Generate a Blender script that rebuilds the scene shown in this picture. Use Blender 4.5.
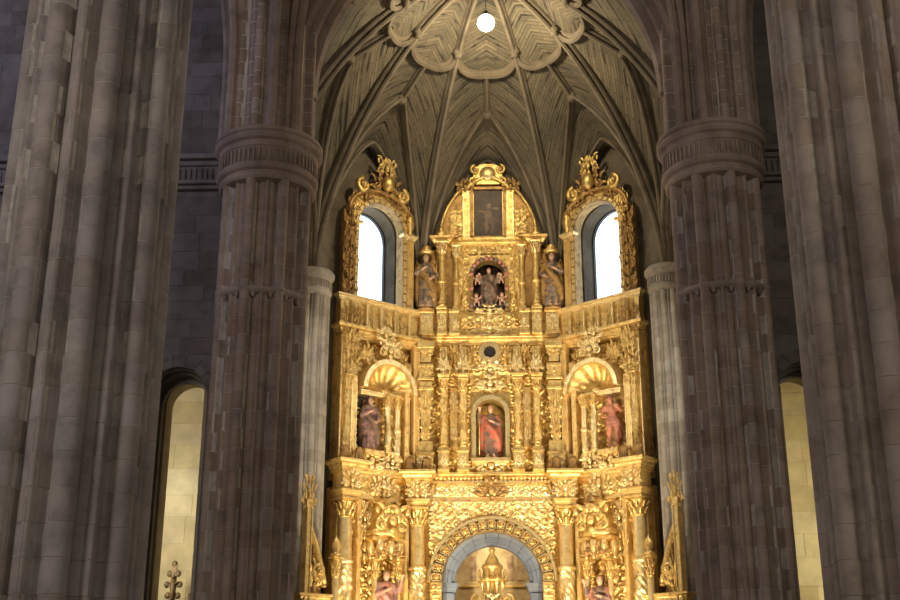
import bpy, math, random
from math import sin, cos, pi, radians, sqrt, atan2, exp
from mathutils import Matrix, Vector, noise, kdtree

rnd = random.Random(7)
sc = bpy.context.scene
for o in list(bpy.data.objects):
    bpy.data.objects.remove(o)
COL = sc.collection

# ------------------------------------------------------------------ camera
cam = bpy.data.cameras.new('camera')
cam.sensor_width = 36.0
cam.lens = 48.0
cam.clip_end = 300
camo = bpy.data.objects.new('camera', cam)
COL.objects.link(camo)
camo.location = (0, 0, 1.6)
camo.rotation_euler = (radians(90 + 19.4), 0, radians(1.98))
sc.camera = camo

# ------------------------------------------------------------------ world, lights, exposure
sc.view_settings.view_transform = 'Standard'
sc.view_settings.look = 'None'
sc.view_settings.gamma = 1.0
sc.view_settings.use_curve_mapping = False
sc.view_settings.exposure = 0.0
w = bpy.data.worlds.new('sky')
sc.world = w
w.use_nodes = True
bg = w.node_tree.nodes['Background']
bg.inputs[0].default_value = (0.80, 0.90, 1.0, 1)
bg.inputs[1].default_value = 3.2


def area(name, loc, target, size, size_y, power, color, spread=180):
    l = bpy.data.lights.new(name, 'AREA')
    l.shape = 'RECTANGLE'
    l.size, l.size_y = size, size_y
    l.energy = power
    l.color = color
    l.spread = radians(spread)
    o = bpy.data.objects.new(name, l)
    COL.objects.link(o)
    o.location = loc
    o.rotation_euler = (Vector(target) - Vector(loc)).to_track_quat('-Z', 'Y').to_euler()
    return o


def spot(name, loc, target, power, color, angle, blend=0.8, rad=0.25):
    l = bpy.data.lights.new(name, 'SPOT')
    l.energy = power
    l.color = color
    l.spot_size = radians(angle)
    l.spot_blend = blend
    l.shadow_soft_size = rad
    o = bpy.data.objects.new(name, l)
    COL.objects.link(o)
    o.location = loc
    o.rotation_euler = (Vector(target) - Vector(loc)).to_track_quat('-Z', 'Y').to_euler()
    return o


# daylight from the tall windows of the nave and its west front
area('nave_window_light_north', (-12.5, 5, 10), (0, 18, 8), 4, 9, 860, (0.97, 0.94, 0.96))
area('nave_window_light_south', (12.5, 4, 12), (-3, 18, 8), 4, 6, 680, (1.0, 0.95, 0.89))
area('west_rose_window_light', (0, -13, 12), (0, 20, 9), 5, 5, 430, (1.0, 0.94, 0.86))
area('aisle_window_light', (-12, 19.5, 14.5), (-4.7, 23.3, 15), 2.0, 3.0, 150, (0.42, 0.47, 1.0))
# warm floodlights for the altarpiece, mounted low on the chancel steps
WARM = (1.0, 0.83, 0.56)
spot('chancel_floodlight', (-3.0, 26.6, 1.6), (0.5, 32, 6.4), 2150, WARM, 100, 0.9, 0.25)
spot('chancel_floodlight', (3.0, 26.6, 1.6), (-0.5, 32, 6.4), 2150, WARM, 100, 0.9, 0.25)
spot('chancel_uplight', (-3.0, 24.6, 2.6), (-1.0, 31.6, 10.0), 2100, WARM, 46, 0.9, 0.25)
spot('chancel_uplight', (3.0, 24.6, 2.6), (1.0, 31.6, 10.0), 2100, WARM, 46, 0.9, 0.25)
# added unseen lights behind the ringed columns, brightening column edges and responds
area('chancel_edge_fill', (5.15, 26.4, 11.5), (-4.6, 24.5, 8.0), 1.0, 4.0, 300, (1.0, 0.95, 0.86))
area('chancel_edge_fill', (-5.15, 26.4, 11.5), (4.6, 24.5, 8.0), 1.0, 4.0, 300, (1.0, 0.95, 0.86))
# added light inside the altarpiece arch that brightens the recess
area('recess_fill_light', (0, 32.75, 6.15), (0, 33.4, 5.0), 1.0, .15, 20, (1.0, 0.88, 0.66))
# lamps of the two side chapels
area('chapel_lamp', (-8.6, 25.3, 6.0), (-7.6, 29, 5.6), 1.0, 1.0, 170, (1.0, 0.93, 0.74))
area('chapel_lamp', (8.6, 25.3, 6.0), (7.6, 29, 5.6), 1.0, 1.0, 130, (1.0, 0.88, 0.56))


# ------------------------------------------------------------------ materials
def mat(name):
    m = bpy.data.materials.new(name)
    m.use_nodes = True
    nt = m.node_tree
    b = nt.nodes['Principled BSDF']
    return m, nt, b


def node(nt, t, **kw):
    n = nt.nodes.new(t)
    for k, v in kw.items():
        if k in n.inputs:
            n.inputs[k].default_value = v
        else:
            setattr(n, k, v)
    return n


def ramp(nt, stops):
    r = nt.nodes.new('ShaderNodeValToRGB')
    el = r.color_ramp.elements
    while len(el) < len(stops):
        el.new(0.5)
    for e, (p, c) in zip(el, stops):
        e.position = p
        e.color = (c[0], c[1], c[2], 1)
    return r


def pos(nt):
    return nt.nodes.new('ShaderNodeNewGeometry').outputs['Position']


def stone(name, c, var=0.25, rough=0.85, bump=0.25, scale=2.0, stain=0.45):
    """masonry: tone varies per block, blotches and fine grain in world space"""
    m, nt, b = mat(name)
    L = nt.links.new
    p = pos(nt)
    n1 = node(nt, 'ShaderNodeTexNoise', Scale=scale, Detail=6.0, Roughness=0.65)
    n2 = node(nt, 'ShaderNodeTexNoise', Scale=38.0, Detail=4.0, Roughness=0.7)
    n3 = node(nt, 'ShaderNodeTexNoise', Scale=0.55, Detail=3.0, Roughness=0.6)
    for n in (n1, n2, n3):
        L(p, n.inputs['Vector'])
    oi = nt.nodes.new('ShaderNodeObjectInfo')
    d = tuple(x * (1 - stain) for x in c)
    h = tuple(min(1, x * 1.25) for x in c)
    r1 = ramp(nt, [(0.25, d), (0.5, c), (0.8, h)])
    L(n1.outputs['Fac'], r1.inputs[0])
    r3 = ramp(nt, [(0.3, (0.72, 0.68, 0.66)), (0.7, (1.15, 1.12, 1.05))])
    L(n3.outputs['Fac'], r3.inputs[0])
    mx = node(nt, 'ShaderNodeMix', data_type='RGBA', blend_type='MULTIPLY')
    mx.inputs[0].default_value = 1
    L(r1.outputs[0], mx.inputs[6])
    L(r3.outputs[0], mx.inputs[7])
    mr = node(nt, 'ShaderNodeMapRange')
    mr.inputs[3].default_value = 1 - var
    mr.inputs[4].default_value = 1 + var
    L(oi.outputs['Random'], mr.inputs[0])
    hs = node(nt, 'ShaderNodeHueSaturation')
    L(mr.outputs[0], hs.inputs['Value'])
    sr = node(nt, 'ShaderNodeMapRange')
    sr.inputs[3].default_value = 1.12
    sr.inputs[4].default_value = 0.88
    L(oi.outputs['Random'], sr.inputs[0])
    L(sr.outputs[0], hs.inputs['Saturation'])
    L(mx.outputs[2], hs.inputs['Color'])
    L(hs.outputs[0], b.inputs['Base Color'])
    b.inputs['Roughness'].default_value = rough
    b.inputs['Specular IOR Level'].default_value = 0.25
    bp = node(nt, 'ShaderNodeBump', Strength=bump, Distance=0.02)
    L(n2.outputs['Fac'], bp.inputs['Height'])
    L(bp.outputs[0], b.inputs['Normal'])
    return m


def gold(name, c, c2, rough=0.34, metal=0.8, scale=6.0):
    """gilding over wood: worn patches show the ochre bole underneath"""
    m, nt, b = mat(name)
    L = nt.links.new
    p = pos(nt)
    n1 = node(nt, 'ShaderNodeTexNoise', Scale=scale, Detail=5.0, Roughness=0.7)
    n2 = node(nt, 'ShaderNodeTexNoise', Scale=45.0, Detail=3.0, Roughness=0.6)
    L(p, n1.inputs['Vector'])
    L(p, n2.inputs['Vector'])
    r = ramp(nt, [(0.34, c2), (0.52, c)])
    L(n1.outputs['Fac'], r.inputs[0])
    L(r.outputs[0], b.inputs['Base Color'])
    rr = node(nt, 'ShaderNodeMapRange')
    rr.inputs[3].default_value = rough + 0.2
    rr.inputs[4].default_value = rough - 0.08
    L(n1.outputs['Fac'], rr.inputs[0])
    L(rr.outputs[0], b.inputs['Roughness'])
    b.inputs['Metallic'].default_value = metal
    bp = node(nt, 'ShaderNodeBump', Strength=0.35, Distance=0.02)
    L(n2.outputs['Fac'], bp.inputs['Height'])
    L(bp.outputs[0], b.inputs['Normal'])
    return m


def paint(name, c, rough=0.55, var=0.35, scale=9.0, c2=None):
    m, nt, b = mat(name)
    L = nt.links.new
    n1 = node(nt, 'ShaderNodeTexNoise', Scale=scale, Detail=4.0, Roughness=0.6)
    L(pos(nt), n1.inputs['Vector'])
    c2 = c2 or tuple(x * (1 - var) for x in c)
    r = ramp(nt, [(0.35, c2), (0.65, c)])
    L(n1.outputs['Fac'], r.inputs[0])
    L(r.outputs[0], b.inputs['Base Color'])
    b.inputs['Roughness'].default_value = rough
    return m


def vault_mat(name):
    m, nt, b = mat(name)
    L = nt.links.new
    uv = nt.nodes.new('ShaderNodeUVMap')
    br = node(nt, 'ShaderNodeTexBrick', Scale=1.0)
    br.inputs['Color1'].default_value = (0.185, 0.155, 0.108, 1)
    br.inputs['Color2'].default_value = (0.125, 0.106, 0.078, 1)
    br.inputs['Mortar'].default_value = (0.095, 0.08, 0.062, 1)
    br.inputs['Mortar Size'].default_value = 0.012
    br.inputs['Bias'].default_value = -0.1
    br.inputs['Brick Width'].default_value = 0.5
    br.inputs['Row Height'].default_value = 0.105
    L(uv.outputs[0], br.inputs['Vector'])
    # soot stains that follow single courses
    mp = node(nt, 'ShaderNodeMapping')
    mp.inputs['Scale'].default_value = (1.1, 9.5, 1)
    L(uv.outputs[0], mp.inputs[0])
    n1 = node(nt, 'ShaderNodeTexNoise', Scale=1.0, Detail=3.0, Roughness=0.6)
    L(mp.outputs[0], n1.inputs['Vector'])
    r1 = ramp(nt, [(0.36, (0.16, 0.15, 0.15)), (0.44, (0.85, 0.85, 0.85)), (0.75, (1.1, 1.1, 1.05))])
    L(n1.outputs['Fac'], r1.inputs[0])
    n2 = node(nt, 'ShaderNodeTexNoise', Scale=0.7, Detail=4.0, Roughness=0.6)
    L(pos(nt), n2.inputs['Vector'])
    r2 = ramp(nt, [(0.3, (0.62, 0.66, 0.66)), (0.65, (1.1, 1.05, 0.98))])
    L(n2.outputs['Fac'], r2.inputs[0])
    a = node(nt, 'ShaderNodeMix', data_type='RGBA', blend_type='MULTIPLY')
    a.inputs[0].default_value = 1
    L(br.outputs[0], a.inputs[6])
    L(r1.outputs[0], a.inputs[7])
    c = node(nt, 'ShaderNodeMix', data_type='RGBA', blend_type='MULTIPLY')
    c.inputs[0].default_value = 1
    L(a.outputs[2], c.inputs[6])
    L(r2.outputs[0], c.inputs[7])
    L(c.outputs[2], b.inputs['Base Color'])
    b.inputs['Roughness'].default_value = 0.9
    bp = node(nt, 'ShaderNodeBump', Strength=0.5, Distance=0.03)
    L(br.outputs['Fac'], bp.inputs['Height'])
    bp.invert = True
    L(bp.outputs[0], b.inputs['Normal'])
    return m


M = {}
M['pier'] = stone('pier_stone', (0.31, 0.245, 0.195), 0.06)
M['pier_cool'] = stone('pier_stone_cool', (0.285, 0.243, 0.218), 0.07)
M['ringstone'] = stone('ringed_column_stone', (0.275, 0.205, 0.158), 0.06)
M['mortar'] = stone('lime_mortar', (0.44, 0.38, 0.32), 0.05, scale=5)
M['wallstone'] = stone('wall_stone', (0.165, 0.138, 0.118), 0.16)  # colour darkened to stand in for shade on the aisle walls
M['wallmortar'] = stone('wall_mortar', (0.19, 0.165, 0.14), 0.05, scale=4)
M['respond'] = stone('respond_stone', (0.40, 0.37, 0.32), 0.14)
M['cream'] = stone('chapel_stone', (0.62, 0.55, 0.36), 0.07, stain=0.2, bump=0.1)
M['creammortar'] = stone('chapel_mortar', (0.55, 0.49, 0.34), 0.05, stain=0.2)
M['rib'] = stone('rib_stone', (0.17, 0.145, 0.112), 0.12)
M['vault'] = vault_mat('vault_masonry')
M['floor'] = stone('floor_stone', (0.25, 0.22, 0.19), 0.1)
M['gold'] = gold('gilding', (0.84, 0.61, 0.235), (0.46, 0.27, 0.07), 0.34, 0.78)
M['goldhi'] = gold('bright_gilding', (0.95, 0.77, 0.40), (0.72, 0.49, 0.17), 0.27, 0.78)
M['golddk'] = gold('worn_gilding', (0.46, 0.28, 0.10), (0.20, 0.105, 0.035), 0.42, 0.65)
M['ochre'] = gold('ochre_gilding', (0.70, 0.47, 0.16), (0.48, 0.28, 0.08), 0.45, 0.5, 3.0)
M['tarnish'] = gold('tarnished_gilding', (0.22, 0.15, 0.07), (0.08, 0.06, 0.045), 0.5, 0.4, 8.0)
M['bluestone'] = stone('blue_grey_stone', (0.20, 0.245, 0.335), 0.06, stain=0.25, bump=0.1)
M['mural'] = paint('faded_mural', (0.62, 0.50, 0.27), 0.8, scale=2.2, c2=(0.36, 0.24, 0.10))
M['fadedfig'] = paint('faded_figure', (0.50, 0.36, 0.19), 0.8, scale=6, c2=(0.22, 0.12, 0.06))
M['dark'] = paint('dark_brown_paint', (0.045, 0.025, 0.016), 0.6)
M['skin'] = paint('carved_flesh', (0.60, 0.36, 0.24), 0.45, 0.2)
M['pinkskin'] = paint('rosy_flesh', (0.66, 0.26, 0.16), 0.45, 0.25)
M['hair'] = paint('dark_hair', (0.06, 0.035, 0.02), 0.5)
M['red'] = paint('red_robe', (0.50, 0.10, 0.06), 0.45, scale=7, c2=(0.34, 0.16, 0.10))
M['brown'] = paint('brown_robe', (0.25, 0.14, 0.09), 0.5, scale=7, c2=(0.10, 0.07, 0.055))
M['mauve'] = paint('mauve_robe', (0.40, 0.22, 0.18), 0.5, scale=6, c2=(0.17, 0.09, 0.08))
M['silver'] = paint('grey_robe', (0.33, 0.25, 0.19), 0.4, scale=8, c2=(0.07, 0.045, 0.03))
M['pinkrobe'] = paint('rose_robe', (0.50, 0.22, 0.17), 0.5, scale=7, c2=(0.30, 0.12, 0.08))
M['iron'] = paint('dark_iron', (0.03, 0.03, 0.035), 0.5)


def glass_mat():
    m, nt, b = mat('window_glass')
    out = nt.nodes['Material Output']
    t = node(nt, 'ShaderNodeBsdfTransparent')
    t.inputs[0].default_value = (0.93, 0.96, 0.97, 1)
    g = node(nt, 'ShaderNodeBsdfGlossy')
    g.inputs['Roughness'].default_value = 0.1
    mx = nt.nodes.new('ShaderNodeMixShader')
    mx.inputs[0].default_value = 0.06
    nt.links.new(t.outputs[0], mx.inputs[1])
    nt.links.new(g.outputs[0], mx.inputs[2])
    nt.links.new(mx.outputs[0], out.inputs[0])
    return m


M['glass'] = glass_mat()


def bulb_mat():
    m, nt, b = mat('lit_bulb')
    b.inputs['Emission Color'].default_value = (1.0, 0.88, 0.62, 1)
    b.inputs['Emission Strength'].default_value = 40
    return m


M['bulb'] = bulb_mat()


def painting_mat():
    """dark oil painting with a pale standing figure, laid out in the canvas' own coordinates"""
    m, nt, b = mat('dark_oil_painting')
    L = nt.links.new
    tc = nt.nodes.new('ShaderNodeTexCoord')
    n0 = node(nt, 'ShaderNodeTexNoise', Scale=5.0, Detail=4.0)
    L(tc.outputs['Object'], n0.inputs['Vector'])
    col = ramp(nt, [(0.35, (0.018, 0.010, 0.006)), (0.7, (0.085, 0.045, 0.022))])
    L(n0.outputs['Fac'], col.inputs[0])
    cur = col.outputs[0]
    warp = node(nt, 'ShaderNodeMix', data_type='RGBA', blend_type='ADD')
    warp.inputs[0].default_value = 0.18
    L(tc.outputs['Object'], warp.inputs[6])
    L(n0.outputs['Color'], warp.inputs[7])
    for (x, z, rx, rz, c) in [(0.02, 0.98, .075, .10, (.20, .12, .07)), (0.0, 0.66, .14, .26, (.15, .09, .055)),
                              (-.16, .8, .10, .06, (.16, .09, .05)), (.2, .9, .14, .05, (.18, .11, .06)),
                              (-.05, .36, .06, .26, (.15, .09, .055)), (.12, .36, .06, .26, (.10, .055, .035)),
                              (.10, .55, .16, .1, (.09, .045, .03))]:
        mp = node(nt, 'ShaderNodeMapping')
        mp.inputs['Location'].default_value = (-(x + .09) / rx, -.09, -(z + .09) / rz)
        mp.inputs['Scale'].default_value = (1 / rx, 0.0, 1 / rz)
        L(warp.outputs[2], mp.inputs[0])
        ln = node(nt, 'ShaderNodeVectorMath', operation='LENGTH')
        L(mp.outputs[0], ln.inputs[0])
        r = ramp(nt, [(0.55, (1, 1, 1)), (1.0, (0, 0, 0))])
        L(ln.outputs['Value'], r.inputs[0])
        mx = node(nt, 'ShaderNodeMix', data_type='RGBA')
        L(r.outputs[0], mx.inputs[0])
        L(cur, mx.inputs[6])
        mx.inputs[7].default_value = (*c, 1)
        cur = mx.outputs[2]
    L(cur, b.inputs['Base Color'])
    b.inputs['Roughness'].default_value = 0.5
    return m


M['painting'] = painting_mat()


# ------------------------------------------------------------------ mesh helpers
class MB:
    def __init__(s):
        s.v, s.f, s.sm, s.mi = [], [], [], []
        s.uv = None

    def add(s, vs, fs, smooth=False, mi=0):
        o = len(s.v)
        s.v.extend([tuple(p) for p in vs])
        for f in fs:
            s.f.append(tuple(i + o for i in f))
            s.sm.append(smooth)
            s.mi.append(mi)
        return s

    def merge(s, other, M4=None, mi=None):
        o = len(s.v)
        s.v.extend([tuple(M4 @ Vector(p)) if M4 else p for p in other.v])
        for f, sm, m in zip(other.f, other.sm, other.mi):
            s.f.append(tuple(i + o for i in f))
            s.sm.append(sm)
            s.mi.append(m if mi is None else mi)
        return s

    def box(s, c, d, bev=0.0, mi=0):
        x, y, z = c
        a, b, h = d[0] / 2, d[1] / 2, d[2] / 2
        if bev <= 0:
            vs = [(x + i * a, y + j * b, z + k * h) for i in (-1, 1) for j in (-1, 1) for k in (-1, 1)]
            fs = [(0, 1, 3, 2), (4, 6, 7, 5), (0, 4, 5, 1), (2, 3, 7, 6), (0, 2, 6, 4), (1, 5, 7, 3)]
            return s.add(vs, fs, False, mi)
        e = min(bev, a * .9, b * .9, h * .9)
        rings = []
        for (dx, dy, zz) in ((a - e, b - e, -h), (a, b, -h + e), (a, b, h - e), (a - e, b - e, h)):
            rings.append([(x - dx, y - dy, z + zz), (x + dx, y - dy, z + zz), (x + dx, y + dy, z + zz), (x - dx, y + dy, z + zz)])
        vs = sum(rings, [])
        fs = [(3, 2, 1, 0), (12, 13, 14, 15)]
        for r in range(3):
            for i in range(4):
                j = (i + 1) % 4
                fs.append((r * 4 + i, r * 4 + j, r * 4 + 4 + j, r * 4 + 4 + i))
        return s.add(vs, fs, False, mi)

    def frustum(s, c, w0, d0, w1, d1, z0, z1, mi=0):
        x, y = c
        vs = []
        for (wd, dp, z) in ((w0, d0, z0), (w1, d1, z1)):
            vs += [(x - wd / 2, y - dp / 2, z), (x + wd / 2, y - dp / 2, z), (x + wd / 2, y + dp / 2, z), (x - wd / 2, y + dp / 2, z)]
        fs = [(3, 2, 1, 0), (4, 5, 6, 7)] + [(i, (i + 1) % 4, (i + 1) % 4 + 4, i + 4) for i in range(4)]
        return s.add(vs, fs, False, mi)

    def lathe(s, prof, seg=16, c=(0, 0, 0), disp=None, a0=0, a1=2 * pi, smooth=True, mi=0, sx=1, sy=1, caps=True):
        full = abs(a1 - a0 - 2 * pi) < 1e-6
        n = seg if full else seg + 1
        vs, fs = [], []
        for k, (r, z) in enumerate(prof):
            for i in range(n):
                a = a0 + (a1 - a0) * i / seg
                rr = r + (disp(a, z, r) if disp else 0)
                vs.append((c[0] + rr * cos(a) * sx, c[1] + rr * sin(a) * sy, c[2] + z))
        for k in range(len(prof) - 1):
            for i in range(seg):
                j = (i + 1) % n
                fs.append((k * n + i, k * n + j, k * n + n + j, k * n + n + i))
        s.add(vs, fs, smooth, mi)
        if caps and full:
            o = len(s.v) - len(vs)
            if prof[0][0] > 1e-4:
                s.f.append(tuple(o + i for i in reversed(range(n)))); s.sm.append(False); s.mi.append(mi)
            if prof[-1][0] > 1e-4:
                s.f.append(tuple(o + (len(prof) - 1) * n + i for i in range(n))); s.sm.append(False); s.mi.append(mi)
        return s

    def tube(s, pts, rad, seg=6, flat=1.0, mi=0, smooth=True):
        """round tapered tube along pts; flat squeezes the section along local y"""
        pts = [Vector(p) for p in pts]
        n = len(pts)
        if not hasattr(rad, '__len__'):
            rad = [rad] * n
        vs, fs = [], []
        up = Vector((0.0, 1.0, 0.0))
        for i, p in enumerate(pts):
            t = (pts[min(i + 1, n - 1)] - pts[max(i - 1, 0)])
            if t.length < 1e-9:
                t = Vector((0, 0, 1))
            t.normalize()
            u = up if abs(t.dot(up)) < .95 else Vector((1, 0, 0))
            b = t.cross(u).normalized()
            c = b.cross(t).normalized()
            for k in range(seg):
                a = 2 * pi * k / seg
                vs.append(p + b * cos(a) * rad[i] + c * sin(a) * rad[i] * flat)
        for i in range(n - 1):
            for k in range(seg):
                j = (k + 1) % seg
                fs.append((i * seg + k, i * seg + j, i * seg + seg + j, i * seg + seg + k))
        fs.append(tuple(reversed(range(seg))))
        fs.append(tuple((n - 1) * seg + k for k in range(seg)))
        return s.add(vs, fs, smooth, mi)

    def ball(s, c, r, seg=8, rings=5, mi=0):
        rx, ry, rz = r if hasattr(r, '__len__') else (r, r, r)
        pr = [(max(1e-5, sin(pi * k / rings)), -cos(pi * k / rings)) for k in range(rings + 1)]
        vs, fs = [], []
        for (q, z) in pr:
            for i in range(seg):
                a = 2 * pi * i / seg
                vs.append((c[0] + rx * q * cos(a), c[1] + ry * q * sin(a), c[2] + rz * z))
        for k in range(rings):
            for i in range(seg):
                j = (i + 1) % seg
                fs.append((k * seg + i, k * seg + j, k * seg + seg + j, k * seg + seg + i))
        return s.add(vs, fs, True, mi)

    def prism(s, poly, y0, y1, mi=0):
        """polygon in x,z (counter-clockwise seen from -y) given depth y0 (front) to y1"""
        n = len(poly)
        vs = [(x, y0, z) for x, z in poly] + [(x, y1, z) for x, z in poly]
        fs = [tuple(range(n)), tuple(reversed(range(n, 2 * n)))]
        for i in range(n):
            j = (i + 1) % n
            fs.append((i, i + n, j + n, j))
        return s.add(vs, fs, False, mi)

    def ring(s, cx, cz, r0, r1, y0, y1, a0=0, a1=pi, seg=24, mi=0, smooth=False):
        """arch band in the x,z plane with depth"""
        vs, fs = [], []
        for i in range(seg + 1):
            a = a0 + (a1 - a0) * i / seg
            for (r, y) in ((r0, y0), (r1, y0), (r1, y1), (r0, y1)):
                vs.append((cx + r * cos(a), y, cz + r * sin(a)))
        for i in range(seg):
            for k in range(4):
                j = (k + 1) % 4
                fs.append((i * 4 + k, i * 4 + j, i * 4 + 4 + j, i * 4 + 4 + k))
        fs.append((3, 2, 1, 0))
        fs.append(tuple(seg * 4 + k for k in range(4)))
        return s.add(vs, fs, smooth, mi)

    def cornice(s, w, d, z0, h, q, prof=None, y=0.0, x=0.0, mi=0):
        """moulding of height h and projection q around three sides of a block w wide and d deep"""
        prof = prof or [(0, 0), (.18, 0), (.18, .14), (.32, .2), (.32, .3), (.52, .42), (.6, .56), (.6, .62), (.95, .72), (1, .78), (1, 1), (.0, 1)]
        vs, fs = [], []
        for (p, zz) in prof:
            e = p * q
            z = z0 + zz * h
            vs += [(x - w / 2 - e, y, z), (x - w / 2 - e, y - d - e, z), (x + w / 2 + e, y - d - e, z), (x + w / 2 + e, y, z)]
        n = len(prof)
        for k in range(n - 1):
            for i in range(3):
                fs.append((k * 4 + i, k * 4 + i + 1, k * 4 + 5 + i, k * 4 + 4 + i))
        fs.append((3, 2, 1, 0))
        fs.append(tuple((n - 1) * 4 + i for i in range(4)))
        return s.add(vs, fs, False, mi)

    def mesh(s, name, mats):
        me = bpy.data.meshes.new(name)
        me.from_pydata(s.v, [], s.f)
        for m in (mats if isinstance(mats, (list, tuple)) else [mats]):
            me.materials.append(M[m] if isinstance(m, str) else m)
        me.polygons.foreach_set('use_smooth', s.sm)
        me.polygons.foreach_set('material_index', s.mi)
        if s.uv:
            ul = me.uv_layers.new(name='UVMap')
            for lp in me.loops:
                ul.data[lp.index].uv = s.uv[lp.vertex_index]
        me.update()
        return me


WORLD = {}


def put(name, me, parent=None, W=None):
    """link mesh (or None for an Empty) with world matrix W under parent"""
    o = bpy.data.objects.new(name, me)
    COL.objects.link(o)
    W = W if W is not None else Matrix()
    WORLD[o] = W
    if parent:
        o.parent = parent
        o.matrix_basis = WORLD[parent].inverted() @ W
    else:
        o.matrix_basis = W
    return o


def build(mb, name, mats, parent=None, W=None):
    return put(name, mb.mesh(name, mats), parent, W)


def tag(o, label, cat, group=None):
    o['label'] = label
    o['category'] = cat
    if group:
        o['group'] = group
    return o


def struct(o):
    o['kind'] = 'structure'
    return o


def T(x=0, y=0, z=0):
    return Matrix.Translation((x, y, z))


def RZ(a):
    return Matrix.Rotation(a, 4, 'Z')


def S(x, y, z):
    return Matrix.Diagonal((x, y, z, 1))


# ------------------------------------------------------------------ stone blocks
_b = MB()
_b.box((0, 0, 0), (1, 1, 1), 0.010)
BLOCK = {}


def block_mesh(m):
    if m not in BLOCK:
        BLOCK[m] = _b.mesh('stone_block', m)
    return BLOCK[m]


def lay_blocks(parent, W, x0, x1, z0, z1, ch, bl, m, depth=0.12, joint=0.012, skip=None, name='stone_block', seed=1):
    """coursed ashlar on the plane y=0 of frame W (front towards -y)"""
    rr = random.Random(seed)
    z = z0
    k = 0
    me = block_mesh(m)
    while z < z1 - 0.05:
        h = min(ch * rr.uniform(.85, 1.15), z1 - z)
        x = x0 - rr.uniform(0, bl * .8)
        while x < x1 - .03:
            l = bl * rr.uniform(.7, 1.35)
            a, b = max(x, x0), min(x + l, x1)
            x += l
            if b - a < .06:
                continue
            if skip and skip((a + b) / 2, z + h / 2, (b - a) / 2, h / 2):
                continue
            pr = rr.uniform(0, .008)
            put(name, me, parent, W @ T((a + b) / 2, depth / 2 - .008 - pr, z + h / 2) @ S(b - a - joint, depth, h - joint))
        z += h
        k += 1


# ------------------------------------------------------------------ floor, ceiling and outer walls of the nave
def slab(name, c, d, m, parent=None):
    b = MB()
    b.box(c, d)
    return struct(build(b, name, m, parent))


slab('floor', (0, 9.5, -.1), (28, 49, .2), 'floor')
slab('ceiling', (0, 4, 23.6), (28, 37.6, .2), 'rib')
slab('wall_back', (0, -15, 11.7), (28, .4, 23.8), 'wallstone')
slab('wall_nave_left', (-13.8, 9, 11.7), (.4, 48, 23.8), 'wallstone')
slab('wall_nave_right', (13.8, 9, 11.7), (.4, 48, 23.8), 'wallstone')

# ------------------------------------------------------------------ clustered piers
def ray_circle(phi, ca, cr, q):
    d = phi - ca
    s_ = cr * sin(d)
    if abs(s_) > q or cos(d) < 0:
        return 0
    return cr * cos(d) + sqrt(q * q - s_ * s_)


def pier_radius(R, n=8, thick=.17, thin=.055, base=.86, off=0.0, hollow=.045):
    """plan of a clustered pier: big rolls, hollows beside them, a thin roll on each panel"""
    st = 2 * pi / n

    def f(phi):
        p = (phi - off) % st
        d = min(p, st - p)                       # angle to the nearest big roll
        e = abs(p - st / 2)                      # angle to the panel middle
        r = R * (base - hollow * exp(-((d - thick * 1.15) / (.10 * 8 / n)) ** 2))
        for ca in (0, st):
            r = max(r, ray_circle(p, ca, R * (1 - thick), R * thick))
        if thin:
            r = max(r, ray_circle(p, st / 2, R * (base + .03), R * thin))
        return r
    return f


def sector_block(f, a0, a1, h, ns=44, joint=.004, inner=.80, R=1):
    b = MB()
    vs, fs = [], []
    cols = []
    e = .004
    for i in range(ns + 1):
        a = a0 + (a1 - a0) * i / ns
        if i == 0:
            a += joint / R
        if i == ns:
            a -= joint / R
        cols.append((a, f(a)))
    n = ns + 1

    def strip(rows, smooth):
        vs, fs = [], []
        for (dz, dr) in rows:
            for (a, r) in cols:
                vs.append(((r + dr) * cos(a), (r + dr) * sin(a), dz))
        for k in range(len(rows) - 1):
            for i in range(ns):
                fs.append((k * n + i, k * n + i + 1, k * n + n + i + 1, k * n + n + i))
        b.add(vs, fs, smooth)
    strip(((joint + e, 0), (h - joint - e, 0)), True)
    strip(((joint, -.035), (joint, -e), (joint + e, 0)), False)
    strip(((h - joint - e, 0), (h - joint, -e), (h - joint, -.035)), False)
    # end cheeks
    vs2, fs2 = [], []
    for (a, r) in (cols[0], cols[-1]):
        o = len(vs2)
        for (dz, rr) in ((joint, r - .04), (joint, r - e), (joint + e, r), (h - joint - e, r), (h - joint, r - e), (h - joint, r - .04)):
            vs2.append((rr * cos(a), rr * sin(a), dz))
        fs2.append(tuple(o + i for i in range(6)))
    b.add(vs2, fs2, False)
    return b


def profile_core(f, z0, z1, ns, shrink):
    b = MB()
    b.lathe([(1, z0), (1, z1)], ns, disp=lambda a, z, r: f(a) - 1 - shrink, smooth=True)
    return b


def masonry_shaft(parent, W, f, n, off, z0, z1, ch, m, seed, R, name='stone_block', joint=.004):
    st = 2 * pi / n
    nc = max(1, round((z1 - z0) / ch))
    h = (z1 - z0) / nc
    meshes = [sector_block(f, off + sh, off + sh + st, h, R=R, joint=joint).mesh('stone_block', m) for sh in (st / 2, st * .24, st * .76)]
    rr = random.Random(seed)
    for k in range(nc):
        j = rr.choice((0, 1, 2)) if k % 2 else 0
        for i in range(n):
            put(name, meshes[j], parent, W @ T(0, 0, z0 + k * h) @ RZ(i * st + rr.uniform(-.003, .003)))


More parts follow.
